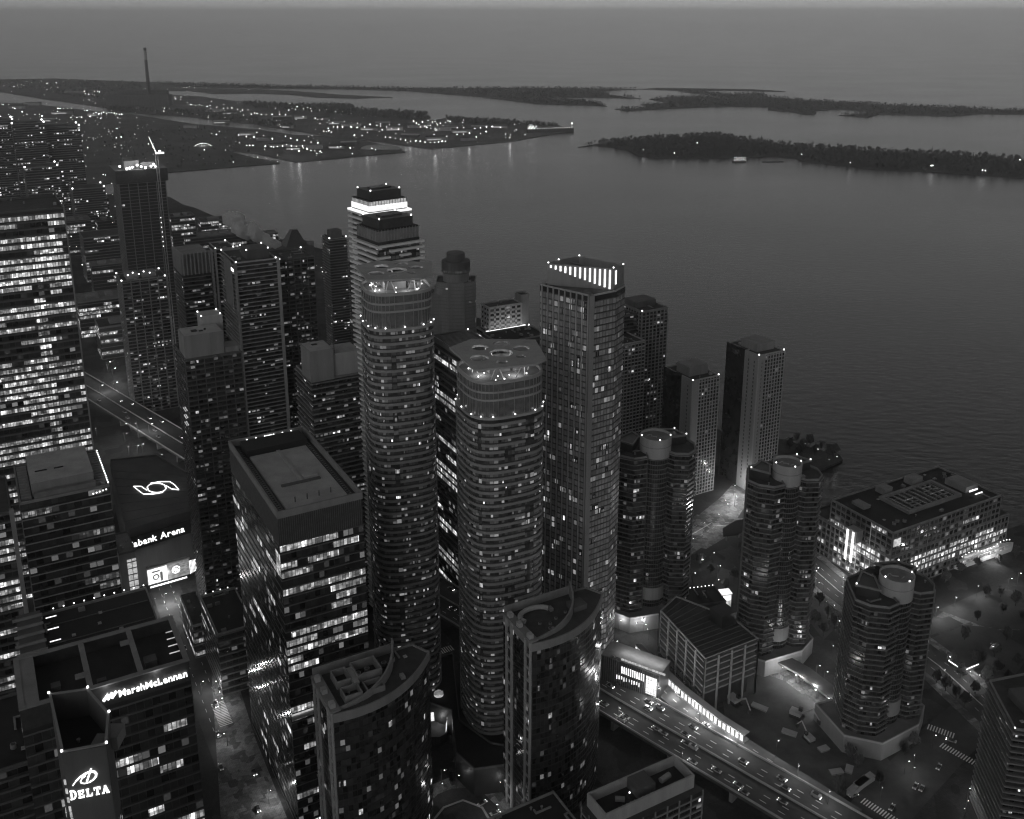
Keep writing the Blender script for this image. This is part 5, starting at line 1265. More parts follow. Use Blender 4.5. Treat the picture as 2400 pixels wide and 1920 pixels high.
for i, (x, y, lu, lv) in enumerate(shed_px):
    g_ = 'by the left edge' if x < 210 else ('on the near pier' if y > 338 else ('on the container pier' if x > 930 else 'in the middle of the port'))
    tnt = ('pale', 'grey', 'dark')[i % 3]
    t = thing('shed', 'small %s port shed %s' % (tnt, g_), 'shed', (*site(x, y), Z1), rs.uniform(-.2, .3), 'sheds of the far port')
    h = rs.uniform(6, 12); m1 = ('concrete', 'concrete_mid', 'concrete_dark')[i % 3]
    MB().box(0, lu, 0, lv, 0, h).build('wall', m1, t)
    mb = MB(); mb.face([(-1, -1, h), (lu+1, -1, h), (lu+1, lv/2, h+3), (-1, lv/2, h+3)]).face([(-1, lv/2, h+3), (lu+1, lv/2, h+3), (lu+1, lv+1, h), (-1, lv+1, h)]).face([(-1, -1, h), (-1, lv/2, h+3), (-1, lv+1, h)]).face([(lu+1, -1, h), (lu+1, lv+1, h), (lu+1, lv/2, h+3)])
    mb.build('roof', ('roof_pale', 'roof_mid', 'roof_dark')[(i+1) % 3], t)
    if i % 2: MB().box(2, lu*.7, -.4, -.05, 1.5, 4.5).build('lit_front', 'glow_soft', t)
dm = thing('storage_dome', 'long pale rounded storage dome on the near pier tip', 'dome', (*site(893, 349), Z1), math.radians(-4))
mb = MB(); n1, n2 = 14, 8
for i in range(n1):
    for j in range(n2):
        def pt(a, b): x = -52+104*a/n1; rr = 15*math.sqrt(max(0, 1-(x/54)**2)); t = PI*b/n2; return (x, rr*math.cos(t), rr*.8*math.sin(t))
        mb.face([pt(i, j), pt(i+1, j), pt(i+1, j+1), pt(i, j+1)])
mb.build('shell', 'concrete', dm); MB().box(-54, 54, -16, 16, 0, .5).build('plinth', 'concrete_mid', dm)
# lit arch bridge
br = thing('arch_bridge', 'small white lit arch bridge in the port', 'bridge', (*site(476, 343), Z1), math.radians(12)); br.scale = (.4, .4, .34)
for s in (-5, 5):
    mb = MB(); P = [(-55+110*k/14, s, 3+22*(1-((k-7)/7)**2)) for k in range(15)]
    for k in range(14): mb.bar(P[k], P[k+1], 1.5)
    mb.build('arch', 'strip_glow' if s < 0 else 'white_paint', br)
MB().box(-62, 62, -7, 7, 3, 4.2).build('deck', 'white_paint', br)
for k in range(2, 13, 2): MB().bar((-55+110*k/14, -5, 4), (-55+110*k/14, -5, 3+22*(1-((k-7)/7)**2)), .5).build('hanger', 'white_paint', br)
light(br, (0, -12, 8), 6000, 3)
# lake freighter at the pier
sx, sy = site(1290, 309)
sh = thing('freighter', 'long dark freighter with bright lit deckhouse moored at the far pier', 'ship', (sx, sy, -1.4), math.radians(17)); sh.scale = (.78, .8, .8)
hull = [(-95, 0), (-92, -11), (70, -11), (88, -6), (96, 0), (88, 6), (70, 11), (-92, 11)]
MB().prism(hull, 0, 13).build('hull', 'ship_hull', sh)
MB().box(-88, 80, -9.5, 9.5, 13.02, 14.5).build('hatch_deck', 'concrete_mid', sh)
MB().box(-90, -68, -9, 9, 14.5, 25).build('deckhouse', 'white_paint', sh); MB().box(-86, -72, -5, 5, 25, 31).build('funnel', 'white_paint', sh)
MB().box(84, 91, -3, 3, 13, 20).build('forecastle', 'white_paint', sh)
for k in range(16): MB().ball((-55+k*9.2, -9.5, 16.5), .55).build('deck_lamp', 'lamp_far', sh)
for k in range(9): MB().ball((-92+k*4, -9.8, 17+(k % 3)*4), 1.1).build('deck_lamp', 'lamp_far', sh)
MB().bar((87, 0, 20), (87, 0, 32), .5).build('foremast', 'white_paint', sh); MB().ball((87, 0, 30), 2.4).build('foremast_lamp', 'lamp_far', sh)
# ferry at the island dock
fy = thing('ferry', 'small ferry full of lights at the island dock', 'ferry', (*site(1733, 378), -1.4), math.radians(4))
MB().prism([(-18, 0), (-15, -5), (15, -5), (18, 0), (15, 5), (-15, 5)], 0, 3).build('hull', 'ship_hull', fy); MB().box(-13, 13, -4, 4, 3, 6).build('deckhouse', 'concrete_mid', fy); MB().box(-10, 10, -3.5, 3.5, 6, 9).build('upper_deck', 'concrete_mid', fy)
for k in range(14): MB().ball((-14+(k % 7)*4.4, -5.1, 4.5+(k//7)*5+(k % 3)), .5).build('deck_lamp', 'lamp_far', fy)

def mast_mesh(h, r_, m='lamp_far'): return MB().bar((0, 0, 0), (0, 0, h), max(.12, r_*.16), 0).bar((0, 0, h), (0, -1.2, h+.2), max(.1, r_*.12), 0).ball((0, -1.2, h), r_, 1).mesh('lamp_mast', ['metal_dark', m])
far_px = '''64,191 75,193 92,194 111,195 132,194 42,199 51,198 57,201 33,203 10,201 111,210 136,205 200,220 209,221 217,221 223,214 230,214 234,216 198,214 209,235 196,235 341,207
431,205 438,206 444,203 456,206 484,206 584,210 390,230 401,230 412,232 423,234 441,241 448,246 459,248 468,246 474,248 486,250 495,255 509,252 525,255 534,254 544,254 557,257 565,263 569,259 582,259 593,261 598,266
4,245 8,246 21,246 31,253 35,255 1,274 21,269 31,274 53,263 64,269 83,269 93,269 99,273 136,255 142,255 150,255 160,255 168,255 135,262 199,260 205,260 134,278 167,276 181,277 192,276 212,274 220,267 226,265 232,268 238,266 244,264 250,267 256,265 262,264 268,266 274,268 280,269 286,269 578,322 596,323 562,337 579,343 586,343 593,343 533,328 508,317 273,325 285,323 206,348
646,255 677,259 693,257 697,251 711,256 722,253 728,255 731,261 749,259 766,258 787,262 803,262 603,267 614,269 624,270 638,269 656,269 670,270 683,272 695,281 711,275 739,278 745,282 756,280 767,289 780,289 782,299 791,299 803,299 807,287 823,299 837,300 839,290 855,299 867,293 884,295 891,297 896,306 906,299 913,294 935,304 862,312 831,319 849,319 760,309 771,308
970,285 976,290 982,293 990,287 996,291 1003,284 1008,295 1014,289 1020,286 1026,294 1032,290 1038,297 1044,288 1050,285 1056,286 1000,300 1010,302 1020,304 1024,290 985,299 996,297
1072,301 1087,301 1101,302 1113,302 1126,301 1140,299 1154,298 1173,300 1024,306 1017,317 1072,317 1116,323 1047,321 1101,314 1126,315 1140,310 1087,316
903,323 914,324 927,326 939,328 951,331 963,333 975,332 985,333 997,335 1008,336 1019,336 1028,335 1036,333 1045,333
603,312 618,320 639,327 670,321 682,326 697,330 713,332 729,335 746,337 754,338 636,346 642,347 651,346 663,344 673,341 683,344 695,345 710,344 701,356 711,349 720,351 729,355 739,356 743,362 751,357 791,346 822,349 872,350 880,353 622,345
1185,316 1196,318 1210,306 1195,325 1230,318'''
for e in far_px.split():
    x, y = map(float, e.split(',')); q_ = site(x, y+3, 6)
    a_ = 'by the left edge' if x < 300 else ('round the container pier' if x > 895 else ('on the near pier' if y > 305 and x < 900 else 'in the middle of the port'))
    rr = rs.choice((.55, .7, .9, 1.2)); key = ('mast', rr)
    if key not in UNIT: UNIT[key] = mast_mesh(12, rr)
    tag(obj('lamp_mast', UNIT[key], None, (q_[0], q_[1], Z1), rs.uniform(-.6, .6)), 'distant lit lamp mast ' + a_, 'lamp', 'lamp masts of the far port')
for e in '1508,355 1580,363 1634,339 1878,366 1992,386 2181,393 2185,393 2301,404 2308,405 2389,379'.split():
    x, y = map(float, e.split(',')); q_ = site(x, y+2, 5)
    tag(obj('lamp_mast', UNIT[('mast', .9)], None, (q_[0], q_[1], Z1)), 'lone lamp among the trees of the near island', 'lamp', 'lamps on the island')
for x, y, p_ in ((640, 362, 4e4), (1020, 345, 5e4), (1100, 330, 4e4), (960, 325, 4e4), (1195, 322, 5e4), (700, 360, 5e4), (1000, 300, 4e4), (1060, 315, 4e4), (860, 345, 3e4), (680, 350, 3e4)):
    q_ = site(x, y, 12); light(None, (q_[0], q_[1], 12), p_*.05, 2).name = 'pier_light'

mb = MB(); rl = random.Random(99)
for poly_, cnt in ((landF, 170), (landN, 190)):
    PP = [site(x, y, Z1) for x, y in poly_]; xs_ = [p[0] for p in PP]; ys_ = [p[1] for p in PP]; k = 0
    while k < cnt:
        x, y = rl.uniform(min(xs_), max(xs_)), rl.uniform(min(ys_), max(ys_))
        if in_poly(PP, x, y) and (x > -1500 or rl.random() < .3): mb.ball((x, y, rl.uniform(3, 9)), rl.choice((.3, .4, .5, .8)), 0, seg=4); k += 1
for k in range(260):
    x, y = site(rl.uniform(-20, 300), rl.uniform(290, 660), 10); mb.ball((x, y, rl.uniform(5, 60)), rl.choice((.3, .45)), 0, seg=4)
tag(mb.build('distant_lights', 'lamp_far'), 'swarm of tiny distant lights over the port and far streets', 'lights', kind='stuff')
# bare woods of the islands: far masses of twigs, one mesh for each wood
import numpy as np
def inside(P, x, y):
    c_ = False; n_ = len(P); j = n_-1
    for i in range(n_):
        if (P[i][1] > y) != (P[j][1] > y) and x < (P[j][0]-P[i][0])*(y-P[i][1])/(P[j][1]-P[i][1])+P[i][0]: c_ = not c_
        j = i
    return c_
def tree_arrays(rng, h, w, tw=70, conifer=False):
    V, F = [], []; k0 = rng.random()*6
    def tri(a, b, c_): k = len(V); V.extend((a, b, c_)); F.append((k, k+1, k+2))
    tri((-.25, 0, 0), (.25, 0, 0), (0, 0, h*.7)); tri((0, -.25, 0), (0, .25, 0), (0, 0, h*.7))
    for _ in range(tw):
        if conifer:
            z = rng.random()**.8*h*.95+h*.05; rr = w*.5*(1-z/h)*rng.random()**.3; t = rng.random()*6.28
            x, y = rr*math.cos(t), rr*math.sin(t); s = .5+.6*rng.random()
            tri((x-s, y, z-.5*s), (x+s, y, z-.3*s), (x*.5, y*.5, z+1.3*s)); continue
        t = rng.random()*6.28; ph = rng.uniform(-.5, 1); u_ = rng.random()**.45*(.55+.45*abs(math.sin(1.5*t+k0)*math.cos(2.2*ph+k0))); c_ = math.sqrt(max(0, 1-ph*ph))
        x, y, z = w*.5*u_*c_*math.cos(t), w*.5*u_*c_*math.sin(t), h*.55+h*.45*u_*ph
        x0, y0, z0 = x*.35, y*.35, z-h*(.10+.12*rng.random()); s = .10+.16*rng.random(); s2 = .3+.5*rng.random()
        tri((x0-s, y0, z0), (x0+s, y0+s, z0), (x, y, z)); 
        if rng.random() < .6: tri((x-s2, y-s2*.4, z-.6), (x+s2*.6, y+s2*.5, z-.2), (x+.3, y, z+1.1))
    return np.array(V, dtype=np.float32), np.array(F, dtype=np.int32)
rt = random.Random(5)
VAR = [tree_arrays(rt, rt.uniform(12, 16), rt.uniform(11, 15), 74) for _ in range(8)] + [tree_arrays(rt, 17, 7, 70, True)]
def wood(name, label, P, count, scale=1.0, seed=1, conif=.03, tint='twigs', edge=None):
    rg = random.Random(seed); xs = [p[0] for p in P]; ys = [p[1] for p in P]; VV, FF = [], []; base = 0; got = 0; tries = 0
    while got < count and tries < count*30:
        tries += 1; x, y = rg.uniform(min(xs), max(xs)), rg.uniform(min(ys), max(ys))
        if not inside(P, x, y) or (edge and not edge(x, y)): continue
        v, f = VAR[8] if rg.random() < conif else VAR[rg.randrange(8)]
        s = scale*rg.uniform(.6, 1.25); a = rg.random()*6.28; c_, s_ = math.cos(a), math.sin(a)
        w_ = np.empty_like(v); w_[:, 0] = (v[:, 0]*c_-v[:, 1]*s_)*s+x; w_[:, 1] = (v[:, 0]*s_+v[:, 1]*c_)*s+y; w_[:, 2] = v[:, 2]*s+Z1
        VV.append(w_); FF.append(f+base); base += len(v); got += 1
    if not VV: return
    V, F = np.concatenate(VV), np.concatenate(FF); me = bpy.data.meshes.new(name)
    me.vertices.add(len(V)); me.vertices.foreach_set('co', V.ravel()); me.loops.add(F.size); me.loops.foreach_set('vertex_index', F.ravel())
    me.polygons.add(len(F)); me.polygons.foreach_set('loop_start', np.arange(0, F.size, 3, dtype=np.int32)); me.polygons.foreach_set('loop_total', np.full(len(F), 3, dtype=np.int32))
    me.update(); me.validate(); me.materials.append(MATS[tint])
    return tag(obj(name, me), label, 'trees', kind='stuff')
PX = lambda L: [site(x, y, Z1) for x, y in L]
wood('island_wood', 'bare winter wood covering the near island', PX(nearI), 3600, 1.0, 2)
wood('far_wood', 'bare woods covering the farther islands', PX(farI), 3600, .8, 3)
wood('spit_wood', 'thin line of bare trees on the distant spit', PX(spit), 2400, .85, 4)
wood('bar_wood', 'bare trees on the sand bar', PX(bar2), 500, .8, 6)
port_w = [(560, 241), (700, 247), (820, 247), (835, 257), (1000, 267), (1010, 283), (960, 284), (860, 276), (780, 270), (700, 262), (600, 255)]
wood('port_wood', 'bare trees along the back of the port', PX(port_w), 1500, 1.0, 7)
wood('port_wood', 'bare trees behind the container pier', PX([(1045, 278), (1190, 286), (1310, 296), (1300, 300), (1180, 294), (1050, 288)]), 420, 1.0, 8)
wood('channel_wood', 'bare trees along the ship channel', PX([(240, 252), (480, 262), (700, 295), (690, 306), (450, 274), (240, 258)]), 420, .9, 9)
wood('channel_wood', 'bare scrub before the power station', PX([(0, 190), (300, 194), (350, 196), (400, 225), (340, 240), (180, 230), (0, 205)]), 700, 1.0, 10)
wood('port_wood', 'dark scrub on the port peninsula', PX([(320, 300), (430, 295), (560, 310), (560, 345), (640, 381), (400, 400), (250, 400), (240, 330)]), 260, .7, 12)

# single trees near the town
def tree(px_, h, label, seed, conifer=False):
    rg = random.Random(seed); x, y = site(*px_)
    t = thing('tree', label, 'tree', (x, y, 0), rg.random()*6, 'bare trees near the quay')
    mb = MB(); mb.bar((0, 0, 0), (0, 0, h*.45), .28, sides=6, r2=.16)
    for k in range(6): a = k*1.05+rg.random()*.5; mb.bar((0, 0, h*(.25+.03*k)), (h*.22*math.cos(a), h*.22*math.sin(a), h*(.6+.04*k)), .12, sides=4, r2=.04)
    mb.build('trunk', 'bark', t)
    v, f = tree_arrays(rg, h, h*.75, 260); MBt = bpy.data.meshes.new('crown'); MBt.from_pydata(v.tolist(), [], f.tolist()); MBt.materials.append(MATS['twigs']); obj('crown', MBt, t)
for i, (x, y) in enumerate(((1850, 1052), (1866, 1040), (1880, 1060), (1896, 1050), (1910, 1068), (1925, 1060), (1940, 1074), (1955, 1072), (1870, 1070))):
    tree((x, y), 11+i % 4, 'bare tree on the park pier by the drum topped towers', i)
for i, (x, y) in enumerate(((1075, 1800), (1090, 1830), (1120, 1815), (1140, 1850), (1060, 1840), (1170, 1800))):
    tree((x, y), 8+i % 3, 'small bare tree beside the curved driveway', 20+i)
for i, (x, y) in enumerate(((2010, 1800), (1990, 1780), (2060, 1840), (2120, 1770), (2140, 1750), (1965, 1860))):
    tree((x, y), 8+i % 3, 'bare street tree at the lower right crossing', 40+i)
for i, (x, y) in enumerate(((2260, 1500), (2285, 1560), (2330, 1540), (2360, 1500), (2230, 1560), (2380, 1420), (2345, 1400))):
    tree((x, y), 9+i % 3, 'bare tree on the dark park lawn', 60+i)

tl = ((1560, 1335), (1585, 1318), (1610, 1300), (1640, 1330), (1665, 1345), (1700, 1385), (1720, 1360), (1735, 1300), (1750, 1270), (1905, 1390), (1920, 1420), (1940, 1450), (1890, 1420), (1910, 1460), (1930, 1490), (1955, 1475))
for i, (x, y) in enumerate(tl): tree((x, y), 8+(i*5) % 4, 'dark bare tree in the planted ground between the lobed towers', 80+i)
tl = ((2050, 1300), (2080, 1330), (2110, 1350), (2140, 1360), (2180, 1380), (2215, 1365), (2250, 1345), (2290, 1330), (2340, 1320), (2380, 1310), (2310, 1400), (2350, 1440), (2290, 1455), (2395, 1460))
for i, (x, y) in enumerate(tl): tree((x, y), 7+(i*3) % 4, 'small bare tree on the quay promenade below the warehouse', 110+i)
tl = ((2195, 1600), (2215, 1620), (2240, 1640), (2260, 1655), (2285, 1625), (2310, 1600), (2335, 1580), (2360, 1600), (2385, 1560), (2300, 1560), (2250, 1590), (2330, 1640))
for i, (x, y) in enumerate(tl): tree((x, y), 8+(i*7) % 4, 'bare tree along the street edge of the dark park', 140+i)
sheet('planting_bed', [(1690, 1330), (1735, 1345), (1722, 1415), (1660, 1400)], .06, 'soil')
sheet('planting_bed', [(1895, 1370), (1930, 1395), (1960, 1470), (1930, 1500), (1885, 1440)], .06, 'soil')
# ================================================================== STREET LAMPS, CARS, MACHINES
lamp_me = MB().bar((0, 0, 0), (0, 0, 8), .11, 0, r2=.07).bar((0, 0, 8), (0, -1.4, 8.3), .06, 0).box(-.28, .28, -2.0, -1.2, 8.2, 8.4, 0).ball((0, -1.5, 8.1), .34, 1, .5).mesh('street_lamp', ['metal_dark', 'lamp_glow'])
lamp_px = {'on the bright forecourt by the lattice fronted towers': ((1723, 1164, 2500), (1698, 1174, 1500), (1703, 1183, 1200), (1684, 1203, 900), (1653, 1224, 800), (1742, 1118, 5000), (1765, 1128, 5000), (1760, 1150, 3500), (1720, 1140, 4000)),
    'on the open plaza between the drum topped towers': ((1628, 1260, 900), (1671, 1298, 900), (1683, 1325, 900), (1624, 1342, 900), (1681, 1361, 900), (1642, 1310, 1000)),
    'along the works ground and its ramp': ((1850, 1453, 400), (1877, 1453, 400), (1965, 1458, 300), (1915, 1559, 800), (1933, 1573, 500), (1952, 1510, 500), (1875, 1580, 1800), (1905, 1600, 1800), (1940, 1640, 2200), (1980, 1680, 2200), (1830, 1560, 1800)),
    'in the dark park': ((2217, 1567, 600), (2276, 1571, 900), (2294, 1578, 500), (2220, 1538, 300), (2329, 1512, 300), (2240, 1398, 2600), (2291, 1376, 2400), (2365, 1355, 1500), (2197, 1420, 2600), (2388, 1341, 400)),
    'by the lower right crossing': ((2309, 1677, 600), (2145, 1766, 1300), (2123, 1782, 900), (2138, 1794, 900), (2067, 1841, 900), (2270, 1852, 700), (2267, 1871, 700), (2263, 1891, 700), (2284, 1812, 900), (2188, 1719, 500)),
    'beside the expressway': ((1821, 1740, 500), (1872, 1790, 500), (1944, 1850, 500), (1470, 1560, 700), (1548, 1610, 700), (1640, 1668, 700), (1730, 1720, 600), (1450, 1655, 500), (1600, 1760, 500)),
    'round the pavilion': ((1450, 1453, 600), (1475, 1449, 600), (1489, 1457, 600), (1508, 1448, 500), (1508, 1462, 500), (1521, 1472, 500), (1432, 1510, 900), (1450, 1500, 900)),
    'on the pale terrace by the crossing': ((531, 1716, 900), (515, 1640, 1200), (628, 1850, 2200), (500, 1600, 1500)),
    'by the curved driveway': ((1042, 1832, 700), (1069, 1815, 400), (1160, 1890, 2500), (1170, 1828, 500), (1035, 1803, 300), (1022, 1519, 600)),
    'along the expressway in the middle distance': ((224, 1001, 500), (305, 990, 900), (320, 989, 700), (348, 996, 500), (376, 1064, 900), (232, 905, 700), (266, 898, 500), (290, 1014, 500), (321, 1044, 600), (332, 1040, 500), (267, 780, 1500), (250, 850, 2500), (262, 865, 2500), (300, 1045, 400)),
    'at the foot of the arena': ((385, 1390, 2500), (407, 1385, 2500), (363, 1400, 1200), (420, 1420, 900), (470, 1600, 700)),
    'on the waterfront road behind the condominiums': tuple((724+k*6, 606+k*5, 250) for k in range(8)),
    'along the quay below the warehouse': ((1911, 1340, 700), (1933, 1355, 500), (1919, 1362, 700), (1933, 1407, 500), (1953, 1421, 500), (1912, 1330, 900), (1975, 1350, 1500), (1990, 1215, 300)),
    'on the park pier': ((1884, 1038, 250), (1915, 1054, 250), (1936, 1044, 250), (1957, 1070, 250), (1945, 1076, 250), (1824, 1023, 300))}
PW_ = {'on the bright forecourt by the lattice fronted towers': 1.8, 'along the expressway in the middle distance': 3.5, 'on the pale terrace by the crossing': 1.3, 'at the foot of the arena': 1.6, 'round the pavilion': 1.6, 'in the dark park': 1.3, 'beside the expressway': 3.0, 'along the works ground and its ramp': 1.3}
for where, L in lamp_px.items():
    for x, y, p_ in L:
        zl_ = GZ if 'expressway' in where else 0.0; q_ = site(x, y, zl_+8); rz = rs.choice((0, .5, 1.2, -.8, 2.4))
        lo_ = tag(obj('street_lamp', lamp_me, None, (q_[0], q_[1], zl_), rz), 'lit street lamp ' + where, 'lamp', 'street lamps')
        d_ = math.hypot(*q_)
        if d_ > 800: lo_.scale = (2.2, 2.2, 1)
        light(lo_, (0, -1.5, 7.6), p_*PW_.get(where, .4), .3)

def make_car(van=False):
    H_ = 1.9 if van else .95
    body = MB().box(-2.2, 2.2, -.9, .9, .35, H_).mesh('body', 'car_paint')
    for v in body.vertices:
        if v.co.z > .9: v.co.y *= .94; v.co.x *= .97
    cab = MB(); b4 = [(-1.5, -.8), (1.0, -.8), (1.0, .8), (-1.5, .8)]; t4 = [(-1.1, -.65), (.4, -.65), (.4, .65), (-1.1, .65)]
    for i in range(4): j = (i+1) % 4; cab.face([(*b4[i], H_), (*b4[j], H_), (*t4[j], H_+.55), (*t4[i], H_+.55)])
    cab.face([(*p, H_+.55) for p in t4])
    return dict(body=body, cabin=cab.mesh('cabin', 'glass_wall'), wheel=MB().bar((0, -.12, 0), (0, .12, 0), .33, sides=10).mesh('wheel', 'rubber'),
                head=MB().ball((0, 0, 0), .24).mesh('headlight', 'head_light'), tail=MB().box(-.05, .05, -.2, .2, -.08, .08).mesh('tail_light', 'tail_light'))
CARS = (make_car(), make_car(True))
def car(x, y, z, ang, label, lights=True, van=False):
    k = CARS[1 if van else 0]; t = thing('car', label, 'car', (x, y, z), ang, 'cars')
    obj('body', k['body'], t); obj('cabin', k['cabin'], t)
    for wx in (-1.35, 1.35):
        for wy in (-.85, .85): obj('wheel', k['wheel'], t, (wx, wy, .33))
    for wy in (-.6, .6):
        if lights: obj('headlight', k['head'], t, (2.2, wy, .68))
        obj('tail_light', k['tail'], t, (-2.22, wy, .75))
def road_car(pts, s, off, z, label, rev=False, lights=True, van=False):
    p, d = along(pts, s); a = math.atan2(d.y, d.x)+(PI if rev else 0); car(p.x-d.y*off, p.y+d.x*off, z, a, label, lights, van)
def s_of(pts, x, y):
    best = (1e9, 0); s = 0
    while s < plen(pts):
        p, _ = along(pts, s); dd_ = (p.x-x)**2+(p.y-y)**2
        if dd_ < best[0]: best = (dd_, s)
        s += 4
    return best[1]
for i, (x, y, off, rev) in enumerate(((1464, 1681, -8, 1), (1557, 1701, -4.5, 1), (1571, 1710, -4.5, 1), (1629, 1731, -3, 1), (1641, 1738, -3, 1), (1675, 1818, -8, 1), (1751, 1826, -9, 1), (1443, 1609, 5, 0), (1530, 1654, 5, 0), (1418, 1727, -11, 1), (1812, 1851, 8, 0), (1832, 1864, 4, 0), (1600, 1735, 9, 0))):
    q_ = site(x, y, GZ); road_car(gard, s_of(gard, *q_), off, GZ+.01, 'car driving on the elevated expressway at the lower right', bool(rev), True, i % 5 == 4)
for i in range(20):
    s = 560+i*14; road_car(gard, s, (-8, 5, 9, -4)[i % 4], GZ+.01, 'car on the expressway beside the arena' if i < 10 else 'car on the expressway behind the dark tower', i % 4 in (0, 3), True)
rc_ = random.Random(21)
for i in range(22):
    s = 1010+i*14+rc_.uniform(-4, 4); off = rc_.choice((-11, -7.8, -4.2, 2, 5.4, 9)); road_car(gard, s, off, GZ+.01, 'car in the expressway traffic between the foreground towers and the garage' if i < 16 else 'car low on the expressway near the bottom edge', off < 0, True, i % 6 == 5)
for i, (x, y, off, rev) in enumerate(((1586, 1632, 2, 1), (1663, 1694, -2, 1), (1700, 1740, 5, 0))):
    q_ = site(x, y, GZ); road_car(boul, s_of(boul, *q_), off, GZ, 'car on the slip road below the glazed walkway', bool(rev))
for i in range(16):
    road_car(yr, 90+i*19+(i % 3)*4, (-6.5, -2, 2.2, 6.4)[(i*7) % 4], .04, 'car on the avenue beside the pale roofed block', (i*7) % 4 < 2, True, i % 6 == 5)
for i, (x, y, a, li) in enumerate(((2229, 1738, 2.6, 1), (2145, 1845, .9, 1), (2160, 1850, .9, 0), (2200, 1800, .9, 1), (2090, 1895, .9, 1), (1873, 1583, -.7, 0), (1893, 1600, -.7, 0), (1918, 1618, -.7, 0), (2000, 1866, .3, 1), (1160, 1908, .5, 1), (1130, 1885, .7, 1))):
    q_ = site(x, y); car(q_[0], q_[1], .04, a, 'parked car on the pale lit lane by the ramp' if i in (5, 6, 7) else 'car near the lower right crossing' if x > 1900 else 'car waiting on the curved driveway', bool(li))

def excavator(px_, ang, label, sc=1.0):
    q_ = site(*px_); t = thing('excavator', label, 'excavator', (q_[0], q_[1], .06), ang); t.scale = (sc, sc, sc)
    for y in (-1.3, 1.3): MB().box(-2.2, 2.2, y-.35, y+.35, 0, .95).build('track', 'rubber', t)
    MB().box(-2.4, 1.4, -1.4, 1.4, 1.0, 2.3).build('body', 'concrete', t); MB().box(.2, 1.5, .2, 1.3, 2.3, 3.5).build('cab', 'glass_wall', t)
    MB().bar((1.2, -.4, 2.0), (5.2, -.4, 5.4), .34).build('boom', 'concrete', t); MB().bar((5.2, -.4, 5.4), (7.6, -.4, 2.2), .26).build('stick', 'concrete', t)
    MB().prism([(6.9, -1.0), (8.2, -1.0), (8.2, .3), (6.9, .3)], .9, 2.3, bottom=True).build('bucket', 'metal_dark', t)
excavator((1868, 1680), -.6, 'pale excavator with raised boom in the works ground', 1.5)
excavator((1722, 1648), -1.0, 'excavator working at the foot of the parking garage', 1.5)
excavator((1895, 1735), 2.0, 'excavator lying low in the middle of the works ground', 1.2)
for i, (x, y, l_, a) in enumerate(((2010, 1850, 14, .7), (2025, 1838, 12, .6), (1960, 1812, 6, .2), (1990, 1806, 5, 1.1), (1850, 1720, 7, -.5), (1930, 1758, 5, .4), (1780, 1660, 8, -.6))):
    q_ = site(x, y); t = thing('site_cabin', ('long pale site cabin by the lower crossing', 'second pale site cabin by the lower crossing', 'small pale material heap at the works', 'low crate near the works edge', 'flat stack of boards in the works ground', 'small stack in the works ground', 'long stack below the parking garage')[i], 'cabin', (q_[0], q_[1], .06), a)
    MB().box(-l_/2, l_/2, -1.5, 1.5, 0, 2.7 if i < 2 else 1.0).build('wall', 'concrete' if i < 2 else 'concrete_mid', t); MB().box(-l_/2-.2, l_/2+.2, -1.7, 1.7, 2.71 if i < 2 else 1.01, 2.9 if i < 2 else 1.15).build('roof', 'roof_pale', t)
# kiosk with lit edges in the park
q_ = site(2262, 1562)
kk_ = thing('park_kiosk', 'small park kiosk with lit white eaves', 'kiosk', (q_[0], q_[1], .05), math.radians(27))
MB().box(-7, 7, -4, 4, 0, 3.6).build('wall', 'concrete_dark', kk_); MB().box(-8, 8, -5, 5, 3.6, 4.1).build('roof', 'roof_dark', kk_)
MB().box(-8.1, -7.9, -4.8, 4.8, 3.0, 3.6).build('eave_light', 'sign_glow', kk_); MB().box(-7, 4, -5.1, -4.9, 3.0, 3.5).build('eave_light', 'sign_glow', kk_)
light(kk_, (-2, -7, 3), 700, .5)

# ================================================================== STEAM AND HAZE
st = thing('steam_plume', 'pale steam plume drifting left from the refinery roof', 'steam', (*site(655, 572, 50), 0)); st['kind'] = 'stuff'
mb = MB()
for k in range(26):
    t = k/25; mb.ball((-4-58*t+rs.uniform(-5, 5), 8*t+rs.uniform(-6, 6), 48+30*t+rs.uniform(-5, 5)*(.3+t)), 4.5+10*t*rs.uniform(.6, 1.2), 0, seg=8)
m = bpy.data.materials.new('steam'); m.use_nodes = True; n = m.node_tree.nodes; n.remove(n['Principled BSDF'])
pv_ = n.new('ShaderNodeVolumePrincipled'); pv_.inputs['Color'].default_value = (.9, .9, .9, 1); pv_.inputs['Density'].default_value = 1.5
m.node_tree.links.new(pv_.outputs[0], n['Material Output'].inputs['Volume']); MATS['steam'] = m
mb.build('puff', 'steam', st)
HAZE = 7.0e-5
m = bpy.data.materials.new('haze'); m.use_nodes = True; n = m.node_tree.nodes; n.remove(n['Principled BSDF'])
pv_ = n.new('ShaderNodeVolumePrincipled'); pv_.inputs['Color'].default_value = (.99, .99, .99, 1); pv_.inputs['Density'].default_value = HAZE; pv_.inputs['Anisotropy'].default_value = .85
m.node_tree.links.new(pv_.outputs[0], n['Material Output'].inputs['Volume']); MATS['haze'] = m
if HAZE: tag(MB().box(-61000, 61000, -4000, 91000, -4, 410).build('haze', 'haze'), kind='stuff')

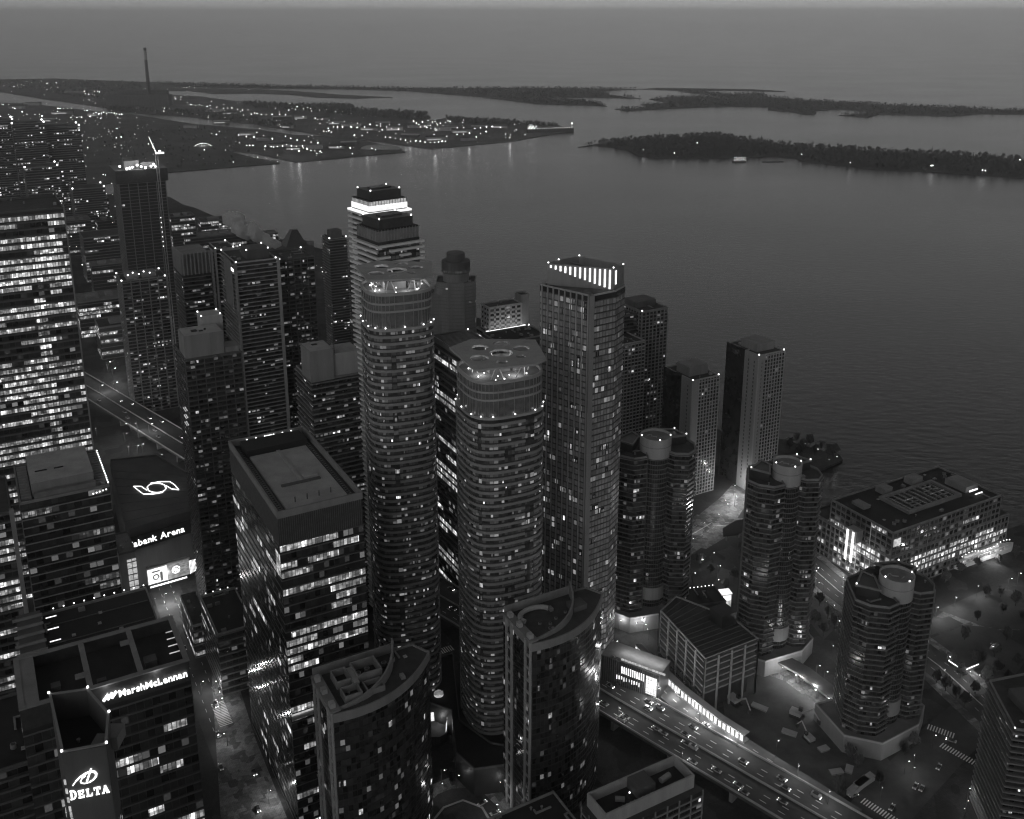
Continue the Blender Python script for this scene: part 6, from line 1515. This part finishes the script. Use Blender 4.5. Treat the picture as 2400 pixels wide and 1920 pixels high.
# ================================================================== TIDY: sub-parts go under their parts, look-alikes get their place
UNDER = {'vent': 'roof', 'roof_unit': 'roof', 'roof_rib': 'roof', 'roof_seam': 'roof', 'drum_roof': 'drum', 'drum_joint': 'drum', 'canopy_slat': 'canopy', 'opening_rim': 'canopy', 'canopy_strut': 'canopy',
         'crown_light_bar': 'crown_wall', 'crown_roof': 'crown_wall', 'crown_louvre': 'crown_screen', 'crown_light': 'crown_screen', 'crown_band': 'glass_crown', 'crown_mullion': 'glass_crown',
         'penthouse_roof': 'penthouse', 'penthouse_edge': 'penthouse', 'roof_slot': 'penthouse', 'column_mullion': 'glass_column', 'column_band': 'glass_column', 'louvre': 'louvre_screen', 'roof_lamp': 'parapet',
         'stair_transom': 'lit_stair_window', 'stair_mullion': 'lit_stair_window', 'window_bar': 'end_window', 'skylight_bar': 'skylight', 'courtyard_truss': 'courtyard_glass', 'crown_fin': 'crown',
         'glass_mullion': 'curved_glass', 'plant_floor': 'plant_screen', 'rail_tie': 'roof_deck', 'cradle_rail': 'roof_gutter', 'podium_parapet': 'podium', 'picture_disc': 'picture', 'picture_bar': 'picture', 'drum_window_band': 'drum'}
stem_ = lambda n_: n_.rsplit('.', 1)[0] if n_.rsplit('.', 1)[-1].isdigit() else n_
for rt_ in [x for x in COL.objects if x.parent is None]:
    ch = list(rt_.children); first = {}
    for x in ch:
        if x.location.length < 1e-6 and abs(x.rotation_euler.z) < 1e-6: first.setdefault(stem_(x.name), x)
    for x in ch:
        t_ = first.get(UNDER.get(stem_(x.name)))
        if t_ is not None and t_ is not x and t_.parent is rt_: x.parent = t_
ORD = 'first second third fourth fifth sixth seventh eighth ninth tenth eleventh twelfth thirteenth fourteenth fifteenth sixteenth'.split()
def sx_(o):
    x, y, z = o.location; d = y*math.cos(PITCH)+(CAM_H-z)*math.sin(PITCH); return x/d
same = {}
for x in COL.objects:
    if x.parent is None and 'label' in x: same.setdefault(x['label'], []).append(x)
for lb, L in same.items():
    if 1 < len(L) <= 16:
        L.sort(key=sx_)
        for k, x in enumerate(L):
            wd = 'leftmost' if k == 0 else ('rightmost' if k == len(L)-1 else ORD[k]+' from the left')
            x['label'] = lb + ', ' + wd
